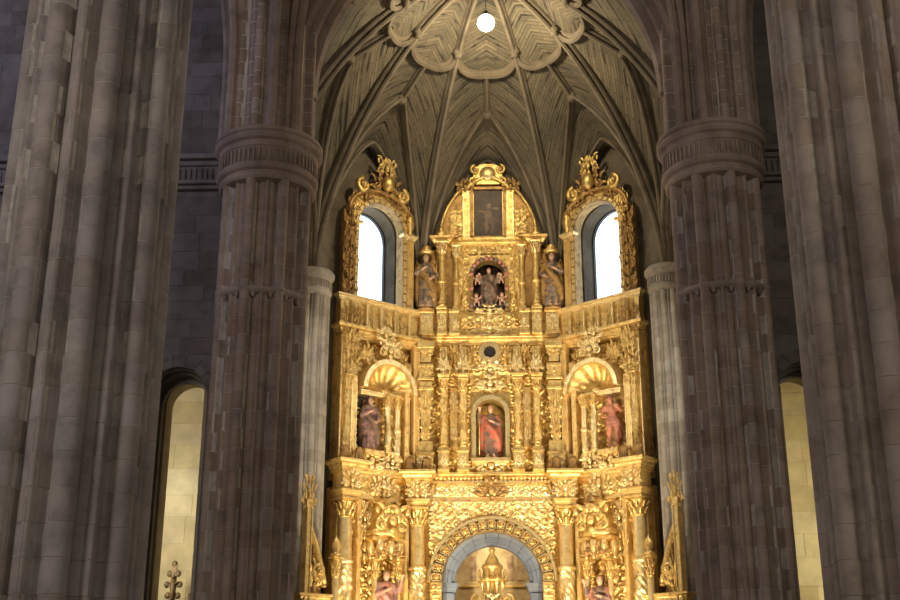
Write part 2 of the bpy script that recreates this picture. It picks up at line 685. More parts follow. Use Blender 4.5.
def clustered_pier(x, y, R, m, label, seed):
    W = T(x, y, 0)
    root = tag(put('clustered_pier', None, None, W), label, 'pier', 'piers of the nave')
    off = radians(22.5 - 90)
    f = pier_radius(R, 8, .14, .05, .83, off, .07)
    build(profile_core(f, 0, 23.4, 8 * 60, .006), 'mortar_core', 'mortar', root, W)
    b = MB()
    b.lathe([(R * 1.35, 0), (R * 1.35, .5), (R * 1.22, .6), (R * 1.2, 1.1), (R * 1.06, 1.25), (R * .95, 1.3)], 8)
    build(b, 'base', m, root, W)
    masonry_shaft(root, W, f, 8, off, 2.2, 13.3, .44, m, seed, R)
    for (z0, z1, nm) in ((1.3, 2.19, 'lower_shaft'), (13.31, 23.4, 'upper_shaft')):
        build(profile_core(f, z0, z1, 8 * 24, 0.0), nm, m, root, W)
    return root


clustered_pier(-5.84, 16, 1.22, 'pier_cool', 'massive clustered stone pier standing free, of cool greyish blocks', 11)
clustered_pier(5.52, 16, 1.22, 'pier', 'massive clustered stone pier standing free, of warm brownish blocks', 12)


def ringed_column(x, y, m, label, seed, sg):
    R = .985
    W = T(x, y, 0)
    root = tag(put('ringed_column', None, None, W), label, 'column', 'ringed columns at the chancel')
    off = radians(-90 - 11 * sg)
    f = pier_radius(R, 8, .105, .035, .85, off, .085)
    build(profile_core(f, 0, 13.0, 8 * 60, .006), 'mortar_core', 'mortar', root, W)
    b = MB()
    b.lathe([(R * 1.35, 0), (R * 1.35, .5), (R * 1.22, .6), (R * 1.2, 1.1), (R * 1.06, 1.25), (R * .95, 1.3)], 8)
    build(b, 'base', m, root, W)
    masonry_shaft(root, W, f, 8, off, 2.75, 12.25, .38, m, seed, R)
    build(profile_core(f, 1.3, 2.74, 8 * 24, 0), 'lower_shaft', m, root, W)
    # thin collar with small corbels at two thirds of the height
    b = MB()
    b.lathe([(R * .86, 9.70), (R * .93, 9.74), (R * .96, 9.78), (R * .96, 9.84), (R * .86, 9.88)], 160, disp=lambda a, z, r: max(0, f(a) - R * .93) * .9)
    build(b, 'collar', m, root, W)
    for i in range(16):
        a = off + (i + .5) * pi / 8
        c = MB()
        c.frustum((0, 0), .04, .04, .10, .10, -.10, .0)
        build(c, 'corbel', m, root, W @ T(R * .88 * cos(a), R * .88 * sin(a), 9.73) @ RZ(a))
    # annular capital: moulded bell, frieze with upright flutes, projecting lip
    cap = MB()
    cap.lathe([(.84, 12.17), (.98, 12.2), (1.02, 12.25), (1.02, 12.3), (.98, 12.34), (.98, 12.38), (1.05, 12.42), (1.08, 12.47), (1.08, 12.52), (1.04, 12.55), (1.02, 12.56),
               (1.02, 12.9), (1.05, 12.92), (1.06, 12.97), (1.04, 13.0), (1.05, 13.04), (1.12, 13.08), (1.15, 13.13), (1.15, 13.18), (1.10, 13.2), (1.10, 13.22), (1.14, 13.25), (1.15, 13.3), (1.13, 13.34), (.9, 13.4)], 96)
    for i_ in range(len(cap.sm)):
        cap.sm[i_] = False
    co = build(cap, 'capital', m, root, W)
    fl = MB()
    fl.box((0, 0, 0), (.035, .055, .3), .012)
    fm = fl.mesh('flute', m)
    for i in range(60):
        a = 2 * pi * i / 60
        put('flute', fm, co, W @ T(1.03 * cos(a), 1.03 * sin(a), 12.73) @ RZ(a + pi / 2))
    # upper drum of many narrow shafts
    R2 = .97
    f2 = pier_radius(R2, 12, .10, .0, .86, off)
    build(profile_core(f2, 13.3, 18.5, 12 * 24, .006), 'upper_mortar_core', 'mortar', root, W)
    masonry_shaft(root, W, f2, 12, off, 13.4, 17.7, .33, m, seed + 5, R2, joint=.011)
    return root


ringed_column(-4.72, 23.3, 'ringstone', 'ringed stone column with fluted annular capital, beside the aisle arch showing a gilded finial', 21, 1)
ringed_column(4.78, 23.3, 'ringstone', 'ringed stone column with fluted annular capital, beside the aisle arch with a bare cream wall', 22, -1)


# ------------------------------------------------------------------ sweeps: arch voussoirs and ribs
def sweep(path, prof, ups, a, b, mb=None, smooth=False):
    """prof (x sideways, y along 'up') swept on path[a..b]"""
    mb = mb or MB()
    n = len(prof)
    vs, fs = [], []
    for i in range(a, b + 1):
        p = Vector(path[i])
        t = (Vector(path[min(i + 1, len(path) - 1)]) - Vector(path[max(i - 1, 0)])).normalized()
        u = Vector(ups[i]) if isinstance(ups, list) else Vector(ups)
        sd = t.cross(u)
        if sd.length < 1e-6:
            sd = Vector((1, 0, 0))
        sd.normalize()
        u = sd.cross(t).normalized()
        for (x, y) in prof:
            vs.append(p + sd * x + u * y)
    m = b - a
    for i in range(m):
        for k in range(n):
            j = (k + 1) % n
            fs.append((i * n + k, i * n + j, i * n + n + j, i * n + n + k))
    fs.append(tuple(reversed(range(n))))
    fs.append(tuple(m * n + k for k in range(n)))
    return mb.add(vs, fs, smooth)


ARCH_PROF = [(-.62, .35), (-.62, .05), (-.55, -.04), (-.5, .02), (-.42, .0), (-.36, -.14), (-.28, -.2), (-.2, -.14), (-.18, -.2),
             (-.12, -.34), (0, -.40), (.12, -.34), (.18, -.2), (.2, -.14), (.28, -.2), (.36, -.14), (.42, .0), (.5, .02), (.55, -.04), (.62, .05), (.62, .35)]


def pointed_arch(x0, x1, z0, rf, n):
    """points of a two-centred arch from x0 to the apex over the middle"""
    mid = (x0 + x1) / 2
    sg = 1 if x1 > x0 else -1
    half = abs(mid - x0)
    r = half * rf
    cx = x0 + sg * r
    amax = math.acos((r - half) / r)
    return [(cx - sg * r * cos(amax * i / n), z0 + r * sin(amax * i / n)) for i in range(n + 1)]


arch_root = struct(put('trim_1', None, None, T(0, 23.3, 0)))
for sgn in (-1, 1):
    pts = pointed_arch(sgn * 4.15, -sgn * 4.15, 14.6, 1.25, 60)
    path = [(px, 23.45, pz) for px, pz in pts]
    ups = []
    for i in range(61):
        t = Vector(path[min(i + 1, 60)]) - Vector(path[max(i - 1, 0)])
        ups.append(Vector((-t.z, 0, t.x)) * (-sgn) * -1 if False else Vector((sgn * t.z, 0, -sgn * t.x)).normalized())
    for k in range(20):
        build(sweep(path, ARCH_PROF, ups, k * 3, k * 3 + 3), 'voussoir', 'ringstone', arch_root)

RIB = [(-.13, .12), (-.13, -.03), (-.10, -.09), (-.06, -.11), (-.075, -.19), (-.04, -.25), (.04, -.25), (.075, -.19), (.06, -.11), (.10, -.09), (.13, -.03), (.13, .12)]
BIGRIB = [(x * 1.25, y * 1.2) for x, y in RIB]

# nave ribs that leave the ringed columns towards nave and aisle vaults
rr_root = struct(put('trim_2', None, None, T(0, 23.3, 0)))
for sgn in (-1, 1):
    for (dx, dy, L_) in ((-.25, -1, 7.0), (.75, -.75, 6.0), (1, .0, 5.0), (-.75, -.8, 8.0)):
        q = Vector((sgn * dx, dy, 0)).normalized()
        b0 = Vector((sgn * 4.75, 23.3, 0)) + q * .80
        path = [b0 + Vector((0, 0, 13.3 + .3 * i)) for i in range(7)]
        ups = [-q] * 7
        for i in range(1, 25):
            a = pi / 2 * i / 24
            path.append(b0 + q * (L_ * (1 - cos(a))) + Vector((0, 0, 15.1 + 7.6 * sin(a))))
            ups.append(-q * cos(a) + Vector((0, 0, sin(a))))
        build(sweep(path, BIGRIB, ups, 0, len(path) - 1), 'nave_rib', 'ringstone', rr_root)


# ------------------------------------------------------------------ aisle end walls with arched openings
def arch_poly(hw, zs, n=20):
    return [(hw * cos(pi * i / n), zs + hw * sin(pi * i / n)) for i in range(n + 1)]


def wall_arch(mb, x0, x1, z0, z1, cx, hw, zsill, zs, y0, y1, mi=0, n=24):
    """wall slab with one round-headed opening"""
    def rect(a, b, c, d):
        if b - a > 1e-4 and d - c > 1e-4:
            mb.box(((a + b) / 2, (y0 + y1) / 2, (c + d) / 2), (b - a, y1 - y0, d - c), 0, mi)
    rect(x0, cx - hw, z0, z1)
    rect(cx + hw, x1, z0, z1)
    rect(cx - hw, cx + hw, z0, zsill)
    zt = zs + hw + .02
    rect(cx - hw, cx + hw, zt, z1)
    pts = [(cx + hw * cos(pi * i / n), zs + hw * sin(pi * i / n)) for i in range(n + 1)]
    for i in range(n):
        (ax, az), (bx, bz) = pts[i], pts[i + 1]
        mb.prism([(bx, bz), (ax, az), (ax, zt), (bx, zt)], y0, y1, mi)


def aisle_wall(sgn):
    nm = 'wall_left' if sgn < 0 else 'wall_right'
    root = struct(put(nm, None, None, T(sgn * 9.5, 24, 0)))
    cx, hw, zs = sgn * 6.5, .62, 7.98
    b = MB()
    wall_arch(b, min(sgn * 13.8, sgn * 4.7), max(sgn * 13.8, sgn * 4.7), 0, 23.4, cx, hw, 0, zs, 24.08, 25.1)
    build(b, 'mortar_core', 'wallmortar', root)
    b = MB()
    wall_arch(b, cx - 1.0, cx + 1.0, 0, 10, cx, hw - .10, 0, zs + .12, 25.1, 25.6)
    build(b, 'inner_order', 'cream', root)

    def skip(x, z, dx, dz):
        if abs(x - cx) < hw + .28 + dx * .8 and z - dz < zs + .1:
            return True
        if z + dz > zs and math.hypot(max(0, abs(x - cx) - dx), max(0, z - dz - zs)) < hw + .22:
            return True
        return 12.7 < z + dz and z - dz < 13.5
    W = T(0, 24.08, 0)
    lo, hi = min(sgn * 11.4, sgn * 5.2), max(sgn * 11.4, sgn * 5.2)
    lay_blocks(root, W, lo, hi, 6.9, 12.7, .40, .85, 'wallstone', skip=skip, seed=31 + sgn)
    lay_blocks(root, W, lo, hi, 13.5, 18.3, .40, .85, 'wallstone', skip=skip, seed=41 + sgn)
    # string course level with the capital: two mouldings and a fluted frieze
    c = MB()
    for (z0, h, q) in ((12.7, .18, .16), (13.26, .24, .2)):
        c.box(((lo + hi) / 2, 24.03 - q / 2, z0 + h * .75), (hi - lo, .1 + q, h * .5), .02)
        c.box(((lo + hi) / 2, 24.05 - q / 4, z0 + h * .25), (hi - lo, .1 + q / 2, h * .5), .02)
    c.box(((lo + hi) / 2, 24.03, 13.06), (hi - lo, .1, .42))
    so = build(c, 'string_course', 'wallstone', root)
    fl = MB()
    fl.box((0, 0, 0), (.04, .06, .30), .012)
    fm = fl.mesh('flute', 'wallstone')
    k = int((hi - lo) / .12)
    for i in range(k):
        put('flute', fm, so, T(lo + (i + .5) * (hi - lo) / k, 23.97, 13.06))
    # moulded arch and jambs: an outer dark order and an inner order, its light put in by paler stone
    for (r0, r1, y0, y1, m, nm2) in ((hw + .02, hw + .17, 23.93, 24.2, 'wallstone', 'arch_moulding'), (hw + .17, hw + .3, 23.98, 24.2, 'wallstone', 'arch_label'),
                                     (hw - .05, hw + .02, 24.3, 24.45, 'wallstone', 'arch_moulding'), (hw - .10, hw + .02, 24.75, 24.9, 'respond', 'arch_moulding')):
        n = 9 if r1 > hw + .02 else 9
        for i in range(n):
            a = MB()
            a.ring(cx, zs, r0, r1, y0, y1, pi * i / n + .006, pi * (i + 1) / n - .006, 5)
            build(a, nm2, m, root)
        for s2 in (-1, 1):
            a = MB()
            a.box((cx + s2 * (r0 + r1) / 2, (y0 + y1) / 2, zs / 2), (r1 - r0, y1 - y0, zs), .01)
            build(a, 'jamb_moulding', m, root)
    # chapel behind: cream ashlar back wall, side walls and roof
    ch = MB()
    xo, xi = sgn * 12.5, sgn * 5.9
    ch.box(((xo + xi) / 2, 29.2, 5), (abs(xo - xi), .2, 10))
    ch.box((xo, 27, 5), (.2, 4.4, 10))
    ch.box((xi, 27.4, 5), (.1, 3.6, 10))
    ch.box(((xo + xi) / 2, 27.1, 10.1), (abs(xo - xi) + .2, 4.4, .2))
    build(ch, 'chapel_shell', 'creammortar', root)
    a, b2 = (-9.6, -6.1) if sgn < 0 else (6.1, 9.6)
    lay_blocks(root, T(0, 29.1, 0), a, b2, 3.2, 9.9, .62, .95, 'cream', depth=.06, joint=.012, seed=51 + sgn, name='chapel_stone')
    return root


aisle_wall(-1)
aisle_wall(1)

# ------------------------------------------------------------------ apse: walls, windows, responds
AY = 26.8                       # centre of the nine-sided apse
AP, RC = 5.57, 5.57 / cos(radians(20))
HWP = AP * math.tan(radians(20))   # half length of one side


def apse_frame(k):
    """frame of side k: origin on the wall middle, x along it, y outwards"""
    return T(0, AY, 0) @ RZ(-radians(40 * k)) @ T(0, AP, 0)


# frames of the altarpiece: centre, and sides that start at the corners
ANG = radians(39)
FC = T(0, 32, 0)
FR = T(1.85, 32, 0) @ RZ(-ANG)
FL = T(-1.85, 32, 0) @ RZ(ANG)
WIN_S, WIN_HW, WIN_SILL, WIN_SPR = 1.53, .74, 12.36, 14.66

wall_apse = struct(put('wall_apse', None, None, T(0, 32.3, 0)))
for k in (-3, -2, 0, 2, 3):
    b = MB()
    if abs(k) == 3:
        b.box((-(k / 3) * HWP / 2, .3, 9.2), (HWP, .5, 18.4))
    elif k:
        b.box((0, .3, 9.2), (2 * HWP, .5, 18.4))
    else:
        wall_arch(b, -HWP, HWP, 0, 18.4, 0, 1.45, 0, 5.05, .3, 1.0)
    build(b, 'wall_core', 'mortar' if k else 'rib', wall_apse, apse_frame(k))
for k in (-2, 2):
    lay_blocks(wall_apse, apse_frame(k) @ T(0, .05, 0), -HWP, HWP, 4.0, 13.6, .42, .8, 'respond', seed=60 + k)

for n_, (k, sgn, Fm) in enumerate(((-1, -1, FL), (1, 1, FR))):
    Wf = apse_frame(k)
    # window axis in the wall frame
    cxw = (Wf.inverted() @ Fm @ Vector((sgn * WIN_S, 0, 0))).x
    root = struct(put('wall_apse_left' if sgn < 0 else 'wall_apse_right', None, None, Wf))
    b = MB()
    wall_arch(b, -HWP - .05, HWP + .05, 0, 18.4, cxw, WIN_HW + .05, WIN_SILL - .1, WIN_SPR, 0.02, .62)
    build(b, 'wall_core', 'rib', root, Wf)  # darker stone stands in for shade in the window reveals
    wn = struct(put('window_%d' % (n_ + 1), None, None, Wf @ T(cxw, .6, WIN_SILL)))
    fr = MB()
    hw = WIN_HW + .05
    fr.ring(cxw, WIN_SPR, hw - .035, hw + .03, .50, .60)
    for s2 in (-1, 1):
        fr.box((cxw + s2 * hw, .55, (WIN_SILL + WIN_SPR) / 2 - .05), (.06, .1, WIN_SPR - WIN_SILL + .1))
    fr.box((cxw, .55, WIN_SILL - .08), (2 * hw, .1, .06))
    build(fr, 'window_frame', 'iron', wn, Wf)
    # leaded panes, 2 across
    zt = [WIN_SILL - .05 + i * (WIN_SPR - WIN_SILL + .05) / 4 for i in range(5)]
    for i in range(4):
        for s2 in (-1, 1):
            p = MB()
            p.box((cxw + s2 * hw / 2, .55, (zt[i] + zt[i + 1]) / 2), (hw - .012, .012, zt[i + 1] - zt[i] - .012))
            build(p, 'pane', 'glass', wn, Wf)
    for s2 in (-1, 1):
        p = MB()
        a0 = pi / 2 if s2 < 0 else 0
        pts = [(cxw + (hw - .01) * cos(a0 + pi / 2 * i / 10), WIN_SPR + (hw - .01) * sin(a0 + pi / 2 * i / 10)) for i in range(11)]
        p.prism([(cxw, WIN_SPR)] + pts, .544, .556)
        build(p, 'pane', 'glass', wn, Wf)

# clustered responds in the corners, with small capitals that carry the ribs
for ci, ca in enumerate((-100, -60, 60, 100)):
    ph = radians(ca)
    cx, cy = (RC - .60) * sin(ph), AY + (RC - .60) * cos(ph)
    W = T(cx, cy, 0) @ RZ(-ph)
    sd = 'left' if ca < 0 else 'right'
    lab = ('pale stone respond with ring capital beside the window above the %s' if abs(ca) == 60 else 'pale stone respond behind the ringed column on the side of the %s')
    lab = lab % ('dark robed statue' if ca < 0 else 'rose coloured statue')
    root = tag(put('wall_respond', None, None, W), lab, 'wall shaft', 'responds of the apse')
    R = .46
    off = radians(-90)
    f = pier_radius(R, 10, .17, .05, .84, off)
    build(profile_core(f, 0, 12.4, 240, .006), 'mortar_core', 'mortar', root, W)
    st = 2 * pi / 10
    hgt = .315
    meshes = [sector_block(f, off + sh, off + sh + st * 2, hgt, ns=32, R=R, joint=.005).mesh('stone_block', 'respond') for sh in (st / 2, st * 1.5)]
    z = 4.2
    kk = 0
    while z + hgt < 12.2:
        for i in (-2, -1, 0, 1):
            put('stone_block', meshes[kk % 2], root, W @ T(0, 0, z) @ RZ(i * 2 * st))
        z += hgt
        kk += 1
    c = MB()
    c.lathe([(.40, 12.05), (.47, 12.12), (.5, 12.2), (.46, 12.26), (.46, 12.5), (.5, 12.55), (.56, 12.62), (.56, 12.7), (.5, 12.78), (.3, 12.82)], 32)
    co = build(c, 'capital', 'respond', root, W)
    fl = MB()
    fl.box((0, 0, 0), (.03, .05, .2), .01)
    fm = fl.mesh('flute', 'respond')
    for i in range(20):
        a = pi + pi * (i + .5) / 20
        put('flute', fm, co, W @ T(.47 * cos(a), .47 * sin(a), 12.38) @ RZ(a + pi / 2))

# ------------------------------------------------------------------ apse vault
ZS, ZK = 12.7, 20.2


def vz(k, rho, a):
    """height: corners drop to the springing, except those over the open nave side"""
    zr = ZK - 2.95 * rho
    if abs(k) == 4 or (abs(k) == 3 and a * k > 0):
        return zr + .25 * rho * (1 - abs(a))
    zc = ZS + (ZK - ZS) * max(0, 1 - rho ** 1.6) ** .625
    g = max(0, 1 - abs(a) ** 1.4) ** .75
    return zc + max(0, zr - zc) * g + (.25 * rho * (1 - abs(a)) if abs(k) == 3 else 0)


def vp(k, rho, a, dz=0):
    """point of the vault over side k: a in -1..1 across, rho 0 at the keystone .. 1 at the wall"""
    c = []
    for e in (-20, 20):
        an = 40 * k + e
        rad = {20: 5.85, 60: 5.48, 100: 5.5, 140: 5.9, 180: 5.9}[abs(an)]
        c.append(Vector((rad * sin(radians(an)), rad * cos(radians(an)), 0)))
    p = c[0].lerp(c[1], (a + 1) / 2)
    return Vector((p.x * rho, AY + p.y * rho, vz(k, min(rho, 1), a) + dz))


vault = struct(put('ceiling_apse', None, None, T(0, AY, 20)))
NR, NA = 40, 28
for k in (-4, -3, -2, -1, 0, 1, 2, 3, 4):
    b = MB()
    vs, fs, uvs = [], [], []
    for j in range(NR + 1):
        rho = (0.02 + .98 * j / (NR - 1)) if j < NR else 1.09
        for i in range(NA + 1):
            a = -1 + 2 * i / NA
            vs.append(vp(k, rho, a))
            # courses run across each half web and meet at the ridge
            uvs.append((abs(a) * HWP * rho * .9 + rho * 1.2 + k * 1.3, (1 - rho) * 6.4 + abs(a) * rho * 1.1))
    n = NA + 1
    for j in range(NR):
        for i in range(NA):
            fs.append((j * n + i, j * n + i + 1, j * n + n + i + 1, j * n + n + i))
    b.add(vs, fs, True)
    b.uv = uvs
    build(b, 'vault_web', 'vault', vault)


def rib_on(k, fn, n, prof, name, drop=0.02):
    pth = [vp(k, *fn(i / n), dz=-drop) for i in range(n + 1)]
    ups = []
    for p in pth:
        r = Vector((p.x, p.y - AY, 0))
        rr_ = r.length / RC
        r = r.normalized() if r.length > 1e-3 else Vector((0, 1, 0))
        ups.append(Vector((r.x * rr_ * 1.1, r.y * rr_ * 1.1, 1.15 - rr_)))
    build(sweep(pth, prof, ups, 0, n), name, 'rib', vault)


CUSP, TIP, BOSS = .385, .51, .70
SMALL = [(x * .68, y * .75) for x, y in RIB]
DIAG = [(x * .85, y * .95) for x, y in RIB]
for k in range(-4, 5):
    rib_on(k, lambda t: (1.0 - .99 * t, 1.0), 44, DIAG, 'diagonal_rib')
for k in range(-4, 5):
    for sg in (-1, 1):
        if abs(k) < 3 or (abs(k) == 3 and sg * k < 0):
            rib_on(k, lambda t, sg=sg: (1 - (1 - BOSS) * t, sg * (1 - t)), 24, SMALL, 'tierceron_rib')
    rib_on(k, lambda t: (BOSS + (TIP - BOSS) * t, 0), 6, SMALL, 'ridge_rib')
    # scalloped lobe of the central flower
    def lobe(t):
        a = -1 + 2 * t
        q = max(0.0, 1 - a * a)
        return (CUSP + (TIP - CUSP) * q ** .5, a)
    rib_on(k, lobe, 40, [(x * 1.05, y * .85) for x, y in RIB], 'lobe_rib', drop=-.02)
    if abs(k) < 3:
        rib_on(k, lambda t: (.985, -1 + 2 * t), 40, SMALL, 'wall_rib')
    # bosses
    b = MB()
    p = vp(k, BOSS, 0)
    b.lathe([(.02, -.28), (.08, -.28), (.11, -.24), (.09, -.2), (.14, -.16), (.13, -.08), (.1, 0)], 14, c=tuple(p))
    build(b, 'boss', 'rib', vault)
    b = MB()
    p = vp(k, CUSP, 1)
    b.lathe([(.02, -.32), (.09, -.32), (.12, -.27), (.1, -.23), (.16, -.18), (.15, -.08), (.1, 0)], 14, c=tuple(p))
    build(b, 'boss', 'rib', vault)
b = MB()
b.lathe([(.02, -.5), (.3, -.46), (.42, -.3), (.4, -.1), (.3, .1)], 24, c=(0, AY, ZK))
build(b, 'keystone', 'rib', vault)

# lamp hung below the keystone
LZ = 18.6
lamp = tag(put('pendant_lamp', None, None, T(0, AY, LZ)), 'bright bare globe lamp hanging below the flower of the vault', 'lamp')
b = MB()
b.tube([(0, AY, ZK - .3), (0, AY, LZ + .3)], .012, 6)
build(b, 'cord', 'iron', lamp)
b = MB()
b.lathe([(.02, .34), (.05, .33), (.06, .2), (.085, .14), (.06, .12)], 14, c=(0, AY, LZ))
build(b, 'socket', 'iron', lamp)
b = MB()
b.ball((0, AY, LZ), .22, 24, 14)
build(b, 'globe', 'bulb', lamp)
pl = bpy.data.lights.new('pendant_lamp_light', 'POINT')
pl.energy = 520
pl.color = (1.0, 0.82, 0.52)
pl.shadow_soft_size = .2
po = bpy.data.objects.new('pendant_lamp_light', pl)
COL.objects.link(po)
po.location = (0, AY, LZ - .44)

# ------------------------------------------------------------------ altarpiece: ornament generators
def spiral(mb, cx, cz, R, turns, hand, r0, r1, y=0.0, start=0.0, n=20, mi=0):
    pts, rad = [], []
    for i in range(n + 1):
        t = i / n
        a = start + hand * 2 * pi * turns * t
        r = R * (1 - .82 * t)
        pts.append((cx + r * cos(a), y - .25 * R * t, cz + r * sin(a)))
        rad.append(r0 + (r1 - r0) * t)
    mb.tube(pts, rad, 5, mi=mi)
    mb.ball((cx, y - .27 * R, cz), r0 * 1.15, 6, 4, mi=mi)


def leaf(mb, x, z, ang, L_, w_, y=0.0, curl=.5, out=.3, mi=0):
    pts, rad = [], []
    n = 6
    for i in range(n + 1):
        t = i / n
        a = ang + curl * t * t
        pts.append((x + L_ * t * cos(a), y - out * L_ * sin(pi * t * .8), z + L_ * t * sin(a)))
        rad.append(max(.004, w_ * sin(pi * min(1, (t * .86 + .14))) ** .8))
    mb.tube(pts, rad, 6, flat=.5, mi=mi)


def acanthus(seed, kind='crest'):
    """mirrored carved ornament about one unit wide and high"""
    r = random.Random(seed)
    mb = MB()
    for sg in (1, -1):
        def m(a):
            return a if sg > 0 else pi - a
        R = r.uniform(.15, .2) if sg > 0 else R0
        R0 = R
        if sg > 0:
            prm = [(r.uniform(.05, .42), r.uniform(.05, .85), r.uniform(-.2, 1.6), r.uniform(.22, .36), r.uniform(.045, .075), r.uniform(-.9, .9), r.uniform(.15, .5)) for _ in range(8)]
            z1, z2 = r.uniform(.22, .35), r.uniform(.6, .75)
        spiral(mb, sg * (.30), z1, R, 1.3, -sg, .055, .03, start=(pi / 2), n=14)
        spiral(mb, sg * (.20), z2, R * .75, 1.2, sg, .045, .025, start=(-pi / 2), n=12)
        for (x, z, a, L_, w_, cu, ou) in prm:
            leaf(mb, sg * x, z, m(a), L_, w_, 0, cu * sg, ou)
    mb.ball((0, -.12, .5), (.12, .14, .17), 8, 6)
    mb.ball((0, -.08, .84), (.09, .1, .12), 8, 5)
    leaf(mb, 0, .8, pi / 2, .3, .06)
    leaf(mb, 0, .2, -pi / 2, .28, .07)
    mb.ball((0, -.1, .2), (.1, .1, .1), 7, 5)
    return mb


ORN = {}


def ornament(parent, F, x, z, w_, h_, d=0.0, var=0, m='gold', depth=None, name='carved_ornament', rot=0.0):
    key = (var, m)
    if key not in ORN:
        ORN[key] = acanthus(100 + var).mesh('carved_ornament', m)
    dp = depth if depth else .55 * (w_ + h_) / 2
    Wm = F @ T(x, -d, z) @ Matrix.Rotation(rot, 4, 'Y') @ S(w_, dp, h_)
    return put(name, ORN[key], parent, Wm)


def relief_fn(seed, w_, h_, cell=.34):
    r = random.Random(seed)
    cs = []
    nx = max(1, int(w_ / 2 / cell + .5))
    nz = max(1, int(h_ / cell + .5))
    for j in range(nz):
        for i in range(nx):
            cs.append(((i + .5 + r.uniform(-.2, .2)) * w_ / 2 / nx, (j + .5 + r.uniform(-.2, .2)) * h_ / nz,
                       cell * r.uniform(.5, .72), r.choice((-1, 1)), r.uniform(0, 6.3)))

    def f(x, z):
        x = abs(x)
        best = 0
        for (cx, cz, q, sg, a0) in cs:
            dx, dz = x - cx, z - cz
            d2 = dx * dx + dz * dz
            if d2 > q * q:
                continue
            d = sqrt(d2)
            t = d / q
            v = (.5 + .5 * cos(sg * atan2(dz, dx) * 1.0 + 9.5 * t + a0)) * (1 - t * t) ** .5 + .6 * max(0, 1 - t * 4.5)
            best = max(best, v)
        e = min(w_ / 2 - x, z, h_ - z)
        return best * min(1, max(0, e / .05)) + .12 * noise.noise((x * 9, z * 9, seed))
    return f


def relief(mb, w_, h_, seed, amp=.06, res=.03, cell=.34, mask=None, x=0.0, z=0.0, y=0.0, mi=0):
    """carved scrollwork panel in x,z centred on x, rising from z, facing -y"""
    f = relief_fn(seed, w_, h_, cell)
    nx, nz = max(4, int(w_ / res)), max(4, int(h_ / res))
    vs, fs = [], []
    for j in range(nz + 1):
        for i in range(nx + 1):
            px, pz = -w_ / 2 + w_ * i / nx, h_ * j / nz
            vs.append((x + px, y - amp * f(px, pz), z + pz))
    n = nx + 1
    for j in range(nz):
        for i in range(nx):
            if mask and mask(x - w_ / 2 + w_ * (i + .5) / nx, z + h_ * (j + .5) / nz):
                continue
            fs.append((j * n + i, j * n + i + 1, j * n + n + i + 1, j * n + n + i))
    mb.add(vs, fs, True, mi)
    return mb


def carve(seed, amp, freq=5, pitch=6.0):
    def d(a, z, r):
        return amp * (sin(freq * a + pitch * z * 2.2 + seed) * sin(pitch * 3.1 * z + 2 * a) + .8 * noise.noise((cos(a) * 3, sin(a) * 3 + seed, z * 9)))
    return d


def column(parent, F, x, d, z0, z1, r, seed, carved=1.0, m='gold', mc='gold'):
    """baroque column: shaft (carved below), with base and leafy capital as its own parts"""
    W = F @ T(x, -d, z0)
    H = z1 - z0
    hb, hc = min(.32, H * .12), min(.48, H * .17)
    cv = carve(seed, r * .26)
    n = int((H - hb - hc) / .035)
    zc = hb + (H - hb - hc) * carved
    prof = []
    for i in range(n + 1):
        z = hb + (H - hb - hc) * i / n
        prof.append((r * (1 - .14 * (i / n) ** 1.6), z))

    def dsp(a, z, rr):
        k = min(1, max(0, (zc - z) / .08))
        return cv(a, z, rr) * k + (1 - k) * r * .035 * cos(12 * a)
    b = MB()
    b.lathe(prof, 28, disp=dsp)
    if carved < 1:
        b.lathe([(r * .95, zc - .05), (r * 1.2, zc - .03), (r * 1.24, zc + .02), (r * 1.1, zc + .06), (r * .9, zc + .08)], 20, caps=False)
    sh = build(b, 'column', m, parent, W)
    b = MB()
    b.box((0, 0, hb * .16), (r * 2.7, r * 2.7, hb * .32), .012)
    b.lathe([(r * 1.3, hb * .32), (r * 1.38, hb * .42), (r * 1.3, hb * .55), (r * 1.05, hb * .62), (r * 1.05, hb * .74), (r * 1.2, hb * .82), (r * 1.15, hb * .95), (r * .98, hb * 1.04)], 20)
    build(b, 'base', m, sh, W)
    b = MB()
    zb = H - hc
    b.lathe([(r * .9, zb - .03), (r * 1.05, zb), (r * .9, zb + .03), (r * .85, zb + hc * .4), (r * 1.05, zb + hc * .75), (r * 1.25, zb + hc * .86)], 16)
    b.box((0, 0, H - hc * .07), (r * 2.9, r * 2.9, hc * .14), .012)
    for row, (zz, L_, k) in enumerate(((.05, .42, 8), (.38, .42, 8))):
        for i in range(k):
            a = 2 * pi * (i + .5 * row) / k
            pts, rad = [], []
            for q in range(5):
                t = q / 4
                rr = r * (.92 + .15 * row + .55 * t * t)
                pts.append((rr * cos(a), rr * sin(a), zb + hc * (zz + L_ * (t - .25 * t ** 4))))
                rad.append(r * .24 * sin(pi * (.25 + .7 * t)))
            b.tube(pts, rad, 5)
    for i in range(4):
        a = pi / 4 + i * pi / 2
        b.ball((r * 1.5 * cos(a), r * 1.5 * sin(a), zb + hc * .78), r * .24, 7, 5)
    build(b, 'capital', mc, sh, W)
    return sh


